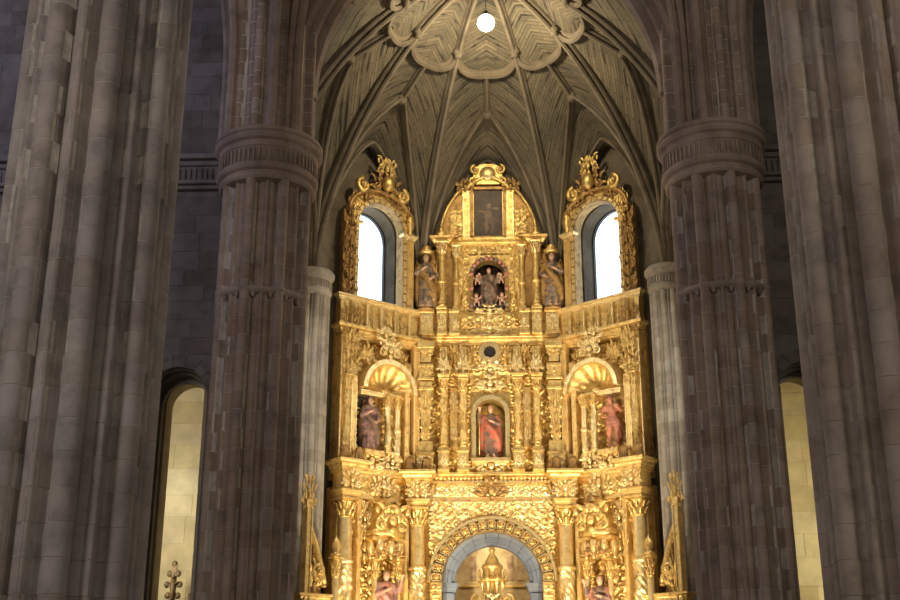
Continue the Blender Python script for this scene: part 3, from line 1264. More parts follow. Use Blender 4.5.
def estipite(parent, F, x, d, z0, z1, w_, seed, m='gold'):
    """tapering baroque support of stacked blocks and mouldings"""
    W = F @ T(x, -d, z0)
    H = z1 - z0
    b = MB()
    b.box((0, 0, .05 * H), (w_ * 1.15, w_ * .8, .1 * H), .015)
    b.frustum((0, 0), w_ * .55, w_ * .5, w_ * 1.05, w_ * .75, .1 * H, .56 * H)
    for (z, a, h) in ((.57, 1.25, .03), (.61, 1.0, .05), (.66, 1.3, .03), (.78, 1.2, .03), (.84, .8, .06), (.97, 1.35, .06)):
        b.box((0, 0, z * H), (w_ * a, w_ * a * .75, h * H), .012)
    b.frustum((0, 0), w_ * .85, w_ * .65, w_ * 1.1, w_ * .8, .67 * H, .77 * H)
    b.frustum((0, 0), w_ * .7, w_ * .6, w_ * 1.15, w_ * .85, .86 * H, .95 * H)
    sh = build(b, 'estipite', m, parent, W)
    fr = F @ T(x, -d, z0)
    for (z, ww, hh, v) in ((.12, .7, .2, 0), (.33, .95, .22, 1), (.665, 1.1, .12, 2), (.85, 1.2, .12, 3)):
        ornament(sh, fr, 0, z * H, w_ * ww, hh * H, w_ * .34, v + seed % 3, m, depth=.22)
    for s2 in (-1, 1):
        b = MB()
        for q in range(5):
            b.ball((s2 * w_ * (.3 + .05 * q), -w_ * (.26 + .035 * q), H * (.14 + .085 * q)), w_ * .13, 6, 5)
        build(b, 'garland', 'goldhi', sh, fr)
    return sh


def pilaster(parent, F, x, d, z0, z1, w_, m='ochre', mp='goldhi', th=.12):
    W = F @ T(x, -d, z0)
    H = z1 - z0
    b = MB()
    b.box((0, 0, H / 2), (w_, th, H), .01)
    sh = build(b, 'pilaster', m, parent, W)
    b = MB()
    for s2 in (-1, 1):
        b.box((s2 * w_ * .38, -th / 2 - .012, H / 2), (w_ * .12, .03, H * .86), .008)
    for z in (.06, .94):
        b.box((0, -th / 2 - .012, H * z), (w_ * .88, .03, w_ * .12), .008)
    build(b, 'fillet', mp, sh, W)
    return sh


def pedestal(parent, F, x, d, z0, z1, w_, dp, m='gold', var=0):
    W = F @ T(x, -d, z0)
    H = z1 - z0
    b = MB()
    b.box((0, 0, H * .5), (w_ * .86, dp * .86, H * .8), .01)
    b.box((0, 0, H * .07), (w_, dp, H * .14), .015)
    b.box((0, 0, H * .93), (w_, dp, H * .14), .015)
    o = build(b, 'pedestal', m, parent, W)
    ornament(o, F @ T(x, -d, z0), 0, H * .18, w_ * .75, H * .62, dp * .43, var, 'goldhi', depth=.14)
    return o


# ------------------------------------------------------------------ the altarpiece
ALT = tag(put('altarpiece', None, None, FC), 'huge gilded baroque altarpiece with columns and niches filling the apse between the two windows', 'altarpiece')


def part(mb, name, m, F=FC, parent=ALT):
    return build(mb, name, m, parent, F)


Z_ARCH = 5.05
# -- lower tier, centre: arch in a carved wall
b = MB()
wall_arch(b, -1.9, 1.9, 0, 7.25, 0, 1.32, 0, Z_ARCH, 0, .3, n=32)
part(b, 'back_panel', 'gold')
b = MB()
relief(b, 3.5, 2.2, 3, .13, .025, .26, mask=lambda x, z: x * x + (z - Z_ARCH) ** 2 < 1.68 ** 2 or z < Z_ARCH, z=5.05, y=-.01)
part(b, 'spandrel_relief', 'goldhi')
NV = 19
for i in range(NV):
    a0, a1 = pi * i / NV + .012, pi * (i + 1) / NV - .012
    b = MB()
    b.ring(0, Z_ARCH, 1.32, 1.62, -.1, .1, a0, a1, 3)
    v = part(b, 'voussoir', 'golddk')
    am = (a0 + a1) / 2
    c = MB()
    for (r0, r1, q0, q1) in ((1.33, 1.36, .0, 1), (1.57, 1.61, 0, 1), (1.33, 1.61, 0, .14), (1.33, 1.61, .86, 1)):
        c.ring(0, Z_ARCH, r0, r1, -.15, -.1, a0 + (a1 - a0) * q0, a0 + (a1 - a0) * q1, 2)
    build(c, 'coffer_frame', 'goldhi', v, FC)
    c = MB()
    c.ball((1.465 * cos(am), -.12, Z_ARCH + 1.465 * sin(am)), (.06, .05, .06), 8, 5)
    for q in range(6):
        aq = q * pi / 3
        c.ball((1.465 * cos(am) + .065 * cos(aq), -.11, Z_ARCH + 1.465 * sin(am) + .065 * sin(aq)), .03, 5, 4)
    build(c, 'rosette', 'gold', v, FC)
b = MB()
b.ring(0, Z_ARCH, 1.62, 1.70, -.17, .1, 0, pi, 48)
part(b, 'arch_rim', 'goldhi')
for s2 in (-1, 1):
    b = MB()
    b.box((s2 * 1.47, -.0, Z_ARCH / 2), (.3, .2, Z_ARCH), .01)
    relief(b, .28, 2.5, 8, .06, .03, .2, x=s2 * 1.47, z=2.5, y=-.1)
    part(b, 'arch_jamb', 'gold')

# blue-grey stone arch set back in the opening
STA = tag(put('stone_arch', None, None, FC @ T(0, .35, 0)), 'blue-grey moulded stone arch on block imposts inside the gilded arch', 'arch')
NS = 11
for i in range(NS):
    b = MB()
    a0, a1 = pi * i / NS + .004, pi * (i + 1) / NS - .004
    for (r0, r1, y0) in ((1.0, 1.08, .34), (1.08, 1.2, .26), (1.2, 1.31, .18)):
        b.ring(0, Z_ARCH, r0, r1, y0, .7, a0, a1, 5)
    build(b, 'arch_stone', 'bluestone', STA, FC)
for s2 in (-1, 1):
    b = MB()
    b.cornice(.30, .35, Z_ARCH - .24, .26, .1, y=.7, x=s2 * 1.14)
    build(b, 'impost', 'bluestone', STA, FC)
    b = MB()
    b.box((s2 * 1.15, .48, (Z_ARCH - .24) / 2), (.3, .42, Z_ARCH - .24), .01)
    build(b, 'jamb', 'bluestone', STA, FC)
# painted recess behind the arch
b = MB()
b.box((0, .33, 0.45), (2.3, .3, .9))
part(b, 'altar_step', 'ochre')
b = MB()
b.ring(0, Z_ARCH, 1.28, 1.34, .7, 1.62, 0, pi, 32)
for s2 in (-1, 1):
    b.box((s2 * 1.31, 1.16, Z_ARCH / 2), (.06, .92, Z_ARCH))
part(b, 'recess_lining', 'mural')
b = MB()
b.box((0, 1.66, 3.3), (2.8, .08, 6.6))
part(b, 'recess_back', 'mural')
b = MB()
b.box((0, 1.6, 5.12), (2.56, .06, .07), .01)
part(b, 'recess_moulding', 'ochre')
for x in (-.52, .5, .78):
    b = MB()
    b.box((x, 1.6, 5.62), (.17, .03, .7), .01)
    part(b, 'painted_figure_panel', 'fadedfig')

# -- entablature over the arch
b = MB()
b.box((0, .05, 7.45), (3.8, .3, .5))
relief(b, 3.5, .34, 21, .09, .024, .19, z=7.28, y=-.1)
part(b, 'frieze', 'goldhi')
b = MB()
b.cornice(3.7, .02, 7.62, .3, .28, y=.1)
part(b, 'cornice', 'gold')
b = MB()
b.cornice(3.6, .0, 6.98, .2, .12, y=.05)
part(b, 'architrave', 'goldhi')
ornament(ALT, FC, 0, 7.12, .8, .62, .25, 1, 'golddk', .4)
for x in (-1.1, -.6, .6, 1.1):
    ornament(ALT, FC, x, 7.22, .34, .36, .12, 2, 'goldhi', .22)
for i in range(34):
    b = MB()
    b.box((-1.75 + i * 3.5 / 33, -.2, 7.66), (.05, .08, .07), .006)
    part(b, 'dentil', 'goldhi')

# -- columns that stand at the bends and the outer ends, with projecting entablature blocks
for s2, Fm in ((-1, FL), (1, FR)):
    for (F_, x, d, nm) in ((FC, s2 * 1.93, .52, 'in'), (Fm, s2 * 2.66, .42, 'out')):
        column(ALT, F_, x, d, 3.35, 6.93, .19, 5 + s2, .60, 'goldhi', 'gold')
        pedestal(ALT, F_, x, d, 0.0, 3.35, .62, .56, 'gold', 1)
        b = MB()
        b.box((x, -d, 7.27), (.5, .5, .66), .01)
        b.cornice(.5, .5, 6.95, .16, .07, y=-d + .25, x=x)
        part(b, 'entablature_block', 'ochre', F_)
        b = MB()
        b.cornice(.52, .52, 7.55, .3, .22, y=-d + .27, x=x)
        part(b, 'cornice_block', 'gold', F_)
        ornament(ALT, F_, x, 7.1, .52, .56, d + .26, 4, 'goldhi', .34)
        for q in (-1, 1):
            b = MB()
            b.lathe([(.02, 0), (.09, .03), (.13, .14), (.1, .25), (.12, .32), (.07, .4), (.02, .43)], 12, c=(x + q * .22, -d - .2, 7.8), disp=carve(3, .02))
            part(b, 'bracket_head', 'golddk', F_)

# -- side bays, lower tier
for s2, Fm in ((-1, FL), (1, FR)):
    b = MB()
    b.box((s2 * 1.42, .12, 3.62), (2.85, .2, 7.25))
    part(b, 'back_panel', 'ochre', Fm)
    b = MB()
    relief(b, 2.6, 3.4, 30, .13, .025, .28, x=s2 * 1.42, z=3.8, y=.0)
    part(b, 'wall_relief', 'gold', Fm)
    for (s, w_, th) in ((.42, .15, .3), (.66, .13, .22), (2.12, .12, .2), (2.72, .14, .2)):
        pilaster(ALT, Fm, s2 * s, .12, 0, 6.98, w_, 'ochre' if s != .66 else 'goldhi', 'goldhi', th)
    # canopy: hooded niche head with hanging pendants over the statue
    can = MB()
    can.lathe([(.50, 6.05), (.54, 6.1), (.54, 6.2), (.46, 6.26), (.42, 6.5), (.30, 6.75), (.24, 6.8), (.22, 6.95), (.05, 7.1)], 20, c=(s2 * 1.38, -.16, 0), disp=lambda a, z, r: .03 * cos(10 * a) if z < 6.8 else 0)
    can.box((s2 * 1.38, -.2, 6.0), (1.05, .7, .1), .02)
    co = part(can, 'canopy', 'gold', Fm)
    for i in range(5):
        a = pi + pi * (i + .5) / 5
        c = MB()
        c.lathe([(.02, -.5), (.05, -.44), (.03, -.38), (.08, -.25), (.1, -.12), (.07, 0)], 10, c=(s2 * 1.38 + .46 * cos(a), -.18 + .4 * sin(a), 5.97))
        build(c, 'pendant', 'goldhi', co, Fm)
    ornament(co, Fm, s2 * 1.38, 6.05, 1.0, .8, .62, 5, 'gold', .5)
    ornament(co, Fm, s2 * 1.38, 5.5, .7, .5, .55, 2, 'golddk', .4)
    ornament(ALT, Fm, s2 * 1.95, 5.4, .45, .8, .2, 3, 'gold', .3)
    ornament(ALT, Fm, s2 * 1.95, 6.2, .4, .7, .2, 1, 'goldhi', .3)
    ornament(ALT, Fm, s2 * .95, 5.6, .4, .9, .2, 4, 'gold', .3)
    ornament(ALT, Fm, s2 * .95, 6.4, .42, .6, .2, 2, 'goldhi', .3)
    # slender columns of the niche
    for (s, zt) in ((1.02, 5.55), (1.72, 5.5)):
        column(ALT, Fm, s2 * s, .38, 2.6, zt, .08, 9, .3, 'goldhi', 'gold')
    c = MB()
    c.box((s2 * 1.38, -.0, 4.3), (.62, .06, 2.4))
    part(c, 'niche_painted_shade', 'golddk', Fm)  # dark panel paints the shade behind the statue
    c = MB()
    c.box((s2 * 1.38, -.3, 1.7), (1.0, .6, 3.4), .02)
    part(c, 'niche_pedestal', 'gold', Fm)
    # entablature of the side bay
    b = MB()
    b.box((s2 * 1.42, .0, 7.32), (2.6, .3, .6))
    relief(b, 2.3, .42, 24, .10, .026, .2, x=s2 * 1.42, z=7.12, y=-.15)
    part(b, 'frieze', 'gold', Fm)
    b = MB()
    b.cornice(2.5, .1, 7.55, .28, .2, y=.0, x=s2 * 1.42)
    part(b, 'cornice', 'gold', Fm)
    ornament(ALT, Fm, s2 * 1.38, 7.1, .6, .7, .2, 0, 'goldhi', .35)

# -- main tier, centre
b = MB()
wall_arch(b, -1.9, 1.9, 7.8, 11.75, 0, .40, 8.3, 9.55, .04, .3, n=24)
part(b, 'back_panel', 'gold')
b = MB()
relief(b, 3.4, 3.5, 40, .10, .026, .26, mask=lambda x, z: (abs(x) < .56 and 8.2 < z < 10.2) or (abs(x) < .3 and z > 11.05), z=7.95, y=.03)
part(b, 'wall_relief', 'gold')
b = MB()
b.box((0, .55, 9.2), (1.0, .06, 2.2))
part(b, 'niche_back', 'gold')
b = MB()
b.ring(0, 9.55, .40, .52, -.10, .1, 0, pi, 24)
for s2 in (-1, 1):
    b.box((s2 * .46, 0, 8.93), (.12, .2, 1.24), .012)
b.box((0, -.05, 8.26), (1.06, .34, .12), .02)
part(b, 'niche_frame', 'goldhi')
ornament(ALT, FC, 0, 7.84, .75, .5, .1, 3, 'goldhi', .35)
ornament(ALT, FC, 0, 10.15, .75, .5, .08, 1, 'goldhi', .3)
# crowned crest with a dark oval above the niche
b = MB()
b.ring(0, 11.3, .17, .3, -.12, .05, 0, 2 * pi, 24)
cr = part(b, 'crest_ring', 'goldhi')
b = MB()
b.ring(0, 11.3, 0.001, .175, -.02, .05, 0, 2 * pi, 20)
build(b, 'dark_oval', 'iron', cr, FC)
b = MB()
for q in range(5):
    b.ball(((q - 2) * .06, -.08, 11.42 + .02 * (2 - abs(q - 2))), .03, 6, 4)
build(b, 'crown_point', 'iron', cr, FC)
ornament(ALT, FC, 0, 10.72, .8, .42, .08, 2, 'goldhi', .3)
for s2 in (-1, 1):
    ornament(ALT, FC, s2 * .42, 11.02, .36, .55, .06, 4, 'gold', .25)
    ornament(ALT, FC, s2 * .95, 10.75, .42, .75, .08, 5, 'gold', .3)
    # slender carved columns and the big corner estipite
    for x in (.74, 1.27):
        column(ALT, FC, s2 * x, .24, 8.5, 10.5, .10, 14 + x, 1.0, 'gold', 'gold')
        pedestal(ALT, FC, s2 * x, .24, 7.92, 8.5, .32, .36, 'gold', 2)
        b = MB()
        b.cornice(.24, .24, 10.5, .12, .06, y=-.1, x=s2 * x)
        b.frustum((s2 * x, -.22), .18, .18, .3, .26, 10.62, 11.0)
        b.box((s2 * x, -.22, 11.2), (.2, .2, .4), .01)
        o = part(b, 'herm_block', 'gold')
        ornament(o, FC, s2 * x, 10.62, .34, .62, .36, 2, 'goldhi', .2)
    estipite(ALT, FC, s2 * 1.75, .36, 8.4, 11.5, .34, 2)
    pedestal(ALT, FC, s2 * 1.75, .36, 7.85, 8.4, .5, .46, 'gold', 0)
    b = MB()
    b.box((s2 * 1.0, -.02, 9.45), (.2, .1, 1.7), .015)
    pp = part(b, 'panel_strip', 'ochre')
    ornament(pp, FC, s2 * 1.0, 8.75, .2, .6, .08, 1, 'goldhi', .12)
    ornament(pp, FC, s2 * 1.0, 9.5, .2, .6, .08, 3, 'goldhi', .12)

# -- main tier, side bays with shell niches
for s2, Fm in ((-1, FL), (1, FR)):
    # niche: the statue side has a flat dark sheet under a ribbed shell
    b = MB()
    b.box((s2 * 1.42, .16, 9.5), (2.8, .1, 4.1))
    part(b, 'back_panel', 'gold', Fm)
    b = MB()
    relief(b, 2.7, 3.6, 46, .10, .026, .26, x=s2 * 1.42, z=7.95, y=.11)
    part(b, 'wall_relief', 'gold', Fm)
    # shell hood: separate ribs fanning from the middle of the base line
    cx, zc_ = s2 * 1.34, 9.92
    hood = MB()
    hood.ring(cx, zc_, .74, .86, -.42, .1, 0, pi, 28)
    ho = part(hood, 'shell_arch', 'goldhi', Fm)
    NG = 9
    for i in range(NG):
        a0, a1 = pi * i / NG, pi * (i + 1) / NG
        vs, fs = [], []
        nn, mm = 8, 6
        for p in range(nn + 1):
            t = p / nn
            for q in range(mm + 1):
                a = a0 + (a1 - a0) * q / mm
                bul = .055 * sin(pi * q / mm) * t
                r = .74 * t
                yy = .1 - .46 * (1 - sqrt(max(0, 1 - (t * .98) ** 2))) - bul
                vs.append((cx + (r) * cos(a), yy, zc_ + (r) * sin(a)))
        for p in range(nn):
            for q in range(mm):
                fs.append((p * (mm + 1) + q, p * (mm + 1) + q + 1, (p + 1) * (mm + 1) + q + 1, (p + 1) * (mm + 1) + q))
        c = MB()
        c.add(vs, fs, True)
        build(c, 'shell_flute', 'gold', ho, Fm)
    c = MB()
    c.ball((cx, -.08, zc_), (.14, .14, .1), 10, 6)
    build(c, 'shell_hinge', 'goldhi', ho, Fm)
    b = MB()
    b.cornice(1.5, .22, zc_ - .14, .12, .06, y=.1, x=cx)
    part(b, 'niche_cornice', 'goldhi', Fm)
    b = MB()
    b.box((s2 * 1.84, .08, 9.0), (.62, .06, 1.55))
    part(b, 'niche_backing', 'dark' if s2 < 0 else 'golddk', Fm)
    b = MB()
    b.box((s2 * 1.84, -.2, 8.2), (.6, .5, .14), .02)
    br = part(b, 'statue_shelf', 'gold', Fm)
    ornament(br, Fm, s2 * 1.84, 7.75, .75, .5, .3, 4, 'goldhi', .35)
    column(ALT, Fm, s2 * 1.30, .22, 8.25, 9.8, .085, 17, 1.0, 'goldhi', 'gold')
    column(ALT, Fm, s2 * 1.02, .26, 8.05, 9.8, .085, 18, .5, 'goldhi', 'gold')
    pilaster(ALT, Fm, s2 * .74, .2, 7.9, 10.0, .15, 'gold', 'goldhi', .2)
    pilaster(ALT, Fm, s2 * .42, .2, 7.85, 11.4, .2, 'ochre', 'goldhi', .16)
    pilaster(ALT, Fm, s2 * 2.42, .18, 7.85, 10.2, .2, 'gold', 'goldhi', .2)
    column(ALT, Fm, s2 * 2.6, .24, 8.0, 10.2, .1, 6, 1.0, 'gold', 'gold')
    pilaster(ALT, Fm, s2 * 2.74, .1, 7.6, 11.3, .14, 'ochre', 'goldhi', .2)
    ornament(ALT, Fm, s2 * 2.52, 10.2, .45, .7, .25, 0, 'gold', .3)
    ornament(ALT, Fm, s2 * 2.52, 10.8, .4, .6, .3, 3, 'gold', .3)
    ornament(ALT, Fm, s2 * 1.34, 10.78, .7, .55, .35, 5, 'goldhi', .35)
    ornament(ALT, Fm, s2 * .75, 10.45, .45, .6, .18, 1, 'gold', .3)
    ornament(ALT, Fm, s2 * 1.98, 10.6, .5, .6, .22, 2, 'gold', .3)
    ornament(ALT, Fm, s2 * 1.16, 7.8, .55, .5, .25, 3, 'goldhi', .3)
    ornament(ALT, Fm, s2 * .6, 7.8, .4, .5, .25, 1, 'gold', .3)
    ornament(ALT, Fm, s2 * 2.3, 7.8, .5, .55, .28, 2, 'gold', .3)
    # main cornice of the side bay and the podium under the window
    b = MB()
    b.cornice(2.6, .15, 11.28, .3, .26, y=.05, x=s2 * 1.42)
    part(b, 'cornice', 'gold', Fm)
    b = MB()
    b.box((s2 * 1.5, .02, 11.95), (2.6, .24, .9))
    part(b, 'window_podium', 'gold', Fm)
    b = MB()
    b.cornice(2.6, .12, 12.28, .18, .14, y=.05, x=s2 * 1.5)
    part(b, 'window_sill_cornice', 'goldhi', Fm)
    for i in range(5):
        pilaster(ALT, Fm, s2 * (.62 + .46 * i), .14, 11.6, 12.28, .09, 'goldhi', 'goldhi', .1)
        if i < 4:
            ornament(ALT, Fm, s2 * (.85 + .46 * i), 11.66, .34, .55, .11, i % 3, 'gold', .16)
    ornament(ALT, Fm, s2 * 2.55, 11.3, .5, .9, .25, 4, 'golddk', .35)
    ornament(ALT, Fm, s2 * 1.5, 11.25, .6, .4, .36, 3, 'goldhi', .25)

# -- main cornice and podium of the upper tier, centre
b = MB()
b.cornice(3.3, .12, 11.5, .26, .22, y=.1)
part(b, 'cornice', 'gold')
b = MB()
b.box((0, .1, 12.1), (3.5, .3, .76))
relief(b, 2.2, .66, 61, .11, .026, .22, z=11.77, y=-.06)
part(b, 'podium', 'gold')
ornament(ALT, FC, 0, 11.75, .8, .62, .08, 0, 'goldhi', .35)
for s2 in (-1, 1):
    for x, w_ in ((.98, .3), (1.32, .3), (1.75, .42)):
        pedestal(ALT, FC, s2 * x, .16, 11.75, 12.5, w_, .36, 'gold', int(x * 3))

# -- upper tier, centre
b = MB()
wall_arch(b, -1.5, 1.5, 12.4, 14.62, 0, .45, 12.55, 13.58, .02, .28, n=24)
part(b, 'back_panel', 'gold')
b = MB()
relief(b, 2.6, 2.1, 70, .08, .026, .24, mask=lambda x, z: abs(x) < .6 and z < 14.25, z=12.45, y=.01)
part(b, 'wall_relief', 'gold')
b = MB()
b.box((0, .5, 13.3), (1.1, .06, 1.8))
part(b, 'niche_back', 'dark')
b = MB()
b.ring(0, 13.58, .45, .56, -.1, .1, 0, pi, 24)
for s2 in (-1, 1):
    b.box((s2 * .505, 0, 13.06), (.11, .2, 1.05), .012)
nf = part(b, 'niche_frame', 'golddk')
for i in range(16):
    a = -.5 + (pi + 1.0) * i / 15
    x, z = (.5 * cos(a), 13.58 + .5 * sin(a)) if 0 <= a <= pi else ((.5 if a < 1 else -.5), 13.58 - (abs(a) if a < 0 else a - pi) * 1.8)
    c = MB()
    c.ball((x, -.14, z), (.075, .07, .075), 7, 5)
    build(c, 'garland_bud', 'pinkrobe' if i % 3 else 'silver', nf, FC)
ornament(ALT, FC, 0, 12.38, .8, .3, .08, 1, 'goldhi', .3)
for s2 in (-1, 1):
    column(ALT, FC, s2 * 1.33, .22, 12.5, 14.55, .11, 26, .4, 'gold', 'goldhi')
    column(ALT, FC, s2 * .93, .18, 12.5, 14.45, .085, 27, .4, 'gold', 'goldhi')
    b = MB()
    b.box((s2 * 1.13, -.02, 13.5), (.22, .08, 1.7), .01)
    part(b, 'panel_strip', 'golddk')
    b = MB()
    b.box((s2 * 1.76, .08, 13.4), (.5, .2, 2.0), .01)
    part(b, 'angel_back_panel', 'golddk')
b = MB()
b.cornice(2.2, .08, 14.52, .2, .16, y=.1)
for s2 in (-1, 1):
    b.cornice(.42, .26, 14.52, .2, .14, y=.05, x=s2 * 1.33)
part(b, 'cornice', 'gold')
# -- attic: painting frame, pilasters, swept wings and crest
b = MB()
b.box((0, .12, 15.5), (1.5, .2, 1.7))
part(b, 'attic_panel', 'gold')
b = MB()
for s2 in (-1, 1):
    b.box((s2 * .47, -.03, 15.5), (.08, .14, 1.64), .012)
b.box((0, -.03, 16.3), (1.02, .14, .08), .012)
b.box((0, -.03, 14.75), (1.02, .14, .08), .012)
part(b, 'picture_frame', 'golddk')
for s2 in (-1, 1):
    pilaster(ALT, FC, s2 * .64, .05, 14.72, 16.2, .2, 'gold', 'goldhi', .16)
    poly = [(.74, 14.72), (1.36, 14.72)]
    for i in range(13):
        t = i / 12
        poly.append((1.36 - .62 * t ** 1.5, 14.78 + 1.5 * t ** .72))
    if s2 < 0:
        poly = [(-x, z) for x, z in reversed(poly)]
    b = MB()
    b.prism(poly, -.02, .16)
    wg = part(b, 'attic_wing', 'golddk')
    c = MB()
    relief(c, .42, .9, 77, .05, .03, .2, x=s2 * .95, z=14.76, y=-.02)
    build(c, 'wing_relief', 'gold', wg, FC)
    c = MB()
    pts = [(s2 * (1.38 - .62 * (i / 16) ** 1.5), -.06, 14.8 + 1.5 * (i / 16) ** .72) for i in range(17)]
    c.tube(pts, .05, 6)
    build(c, 'wing_edge', 'gold', wg, FC)
    c = MB()
    c.lathe([(.02, 0), (.16, .02), (.18, .08), (.08, .16), (.1, .22), (.04, .3)], 10, c=(s2 * 1.36, -.2, 14.72))
    part(c, 'finial', 'gold')
    b = MB()
    b.box((s2 * 1.15, -.1, 14.76), (.6, .3, .1), .02)
    part(b, 'attic_plinth', 'golddk')
    ornament(ALT, FC, s2 * .66, 16.1, .5, .45, .1, 3, 'golddk', .3)
b = MB()
pts = [(-.62 + 1.24 * i / 16, -.14, 16.28 + .34 * sin(pi * i / 16)) for i in range(17)]
b.tube(pts, .06, 6)
part(b, 'arched_pediment', 'gold')
b = MB()
b.prism([(-.34, 16.4), (.34, 16.4), (.42, 16.7), (.36, 16.95), (.16, 17.05), (-.16, 17.05), (-.36, 16.95), (-.42, 16.7)], -.12, .1)
ca = part(b, 'crest_cartouche', 'gold')
c = MB()
c.ball((0, -.14, 16.73), (.24, .12, .22), 14, 8)
build(c, 'cartouche_boss', 'goldhi', ca, FC)
for s2 in (-1, 1):
    c = MB()
    spiral(c, s2 * .36, 16.86, .15, 1.3, -s2, .05, .03, y=-.14, start=pi / 2)
    spiral(c, s2 * .40, 16.5, .14, 1.3, s2, .05, .03, y=-.14, start=-pi / 2)
    build(c, 'cartouche_scroll', 'gold', ca, FC)

b = MB()
b.box((0, 0, .76), (.82, .03, 1.52))
pt = build(b, 'oil_painting', 'painting', None, FC @ T(0, -.0, 14.77))
tag(pt, 'tall dark oil painting of a pale figure in the attic of the altarpiece', 'painting')

# ------------------------------------------------------------------ gilded window surrounds
for s2, Fm in ((-1, FL), (1, FR)):
    root = tag(put('window_surround', None, None, Fm @ T(s2 * WIN_S, 0, WIN_SILL)),
               'gilded carved surround with scrolled crest around the arched window over the %s' % ('dark robed statue' if s2 < 0 else 'rose coloured statue'), 'window frame', 'gilded window surrounds')
    cx = s2 * WIN_S
    b = MB()
    b.ring(cx, WIN_SPR, WIN_HW, WIN_HW + .14, -.08, .25, 0, pi, 32)
    for q in (-1, 1):
        b.box((cx + q * (WIN_HW + .07), .085, (WIN_SILL + WIN_SPR) / 2), (.14, .33, WIN_SPR - WIN_SILL), .01)
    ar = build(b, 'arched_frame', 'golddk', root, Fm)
    # raised bright plaques along the inner band
    for i in range(13):
        a0 = pi * (i + .12) / 13
        a1 = pi * (i + .88) / 13
        c = MB()
        c.ring(cx, WIN_SPR, WIN_HW + .02, WIN_HW + .11, -.115, -.07, a0, a1, 3)
        build(c, 'plaque', 'goldhi', ar, Fm)
    for q in (-1, 1):
        for i in range(9):
            c = MB()
            c.box((cx + q * (WIN_HW + .065), -.095, WIN_SILL + .15 + i * .25), (.09, .04, .19), .008)
            build(c, 'plaque', 'goldhi', ar, Fm)
        c = MB()
        c.box((cx + q * (WIN_HW + .08), -.08, WIN_SPR - .02), (.28, .24, .1), .02)
        build(c, 'impost', 'goldhi', ar, Fm)
    # spandrel slab above the arch with a broken scrolled pediment
    b = MB()
    n = 24
    for i in range(n):
        a0, a1 = pi * i / n, pi * (i + 1) / n
        r0 = WIN_HW + .14
        def top(a):
            x = 1.02 * cos(a)
            return (cx + x, WIN_SPR + .35 + .72 * sin(a) ** 1.0)
        A = (cx + r0 * cos(a0), WIN_SPR + r0 * sin(a0))
        B = (cx + r0 * cos(a1), WIN_SPR + r0 * sin(a1))
        b.prism([B, A, top(a0), top(a1)], -.02, .2)
    sp = build(b, 'spandrel', 'gold', root, Fm)
    b = MB()
    pts = [(cx + 1.06 * cos(pi * i / 28), -.08, WIN_SPR + .36 + .74 * sin(pi * i / 28)) for i in range(29)]
    b.tube(pts, .07, 6)
    build(b, 'hood_moulding', 'golddk', root, Fm)
    for q in (-1, 1):
        b = MB()
        spiral(b, cx + q * .66, WIN_SPR + 1.13, .22, 1.4, -q, .085, .04, y=-.12, start=pi / 2)
        build(b, 'pediment_scroll', 'gold', root, Fm)
        ornament(root, Fm, cx + q * .55, WIN_SPR + .72, .5, .4, .06, 1, 'golddk', .35)
        ornament(root, Fm, cx + q * .9, WIN_SPR + .05, .35, .75, .06, 3, 'gold', .25)
    ornament(root, Fm, cx - s2 * .12, WIN_SPR + 1.0, .85, .75, .08, 0, 'golddk', .5)
    ornament(root, Fm, cx - s2 * .12, WIN_SPR + 1.52, .62, .66, .1, 5, 'gold', .4)
    b = MB()
    b.ball((cx - s2 * .12, -.2, WIN_SPR + 1.35), (.2, .16, .24), 12, 8)
    build(b, 'crest_boss', 'gold', root, Fm)
    # outer border of stacked carving and the inner pilaster with urn
    for i in range(4):
        ornament(root, Fm, s2 * 2.52, WIN_SILL + .08 + .62 * i, .5 - .04 * i, .68, .06, (i * 2 + 1) % 6, 'golddk', .35)
    b = MB()
    b.box((s2 * 2.5, .1, (WIN_SILL + 15.0) / 2), (.4, .16, 15.0 - WIN_SILL), .01)
    build(b, 'border', 'golddk', root, Fm)
    pilaster(root, Fm, s2 * .56, .02, WIN_SILL, 14.6, .22, 'ochre', 'goldhi', .2)
    b = MB()
    b.cornice(.26, .14, 14.5, .16, .08, y=.0, x=s2 * .56)
    build(b, 'pilaster_cornice', 'goldhi', root, Fm)
    b = MB()
    b.lathe([(.1, 0), (.13, .05), (.07, .1), (.13, .25), (.15, .38), (.09, .46), (.11, .52), (.05, .62), (.01, .7)], 14, c=(s2 * .56, -.06, 14.66))
    build(b, 'urn', 'gold', root, Fm)

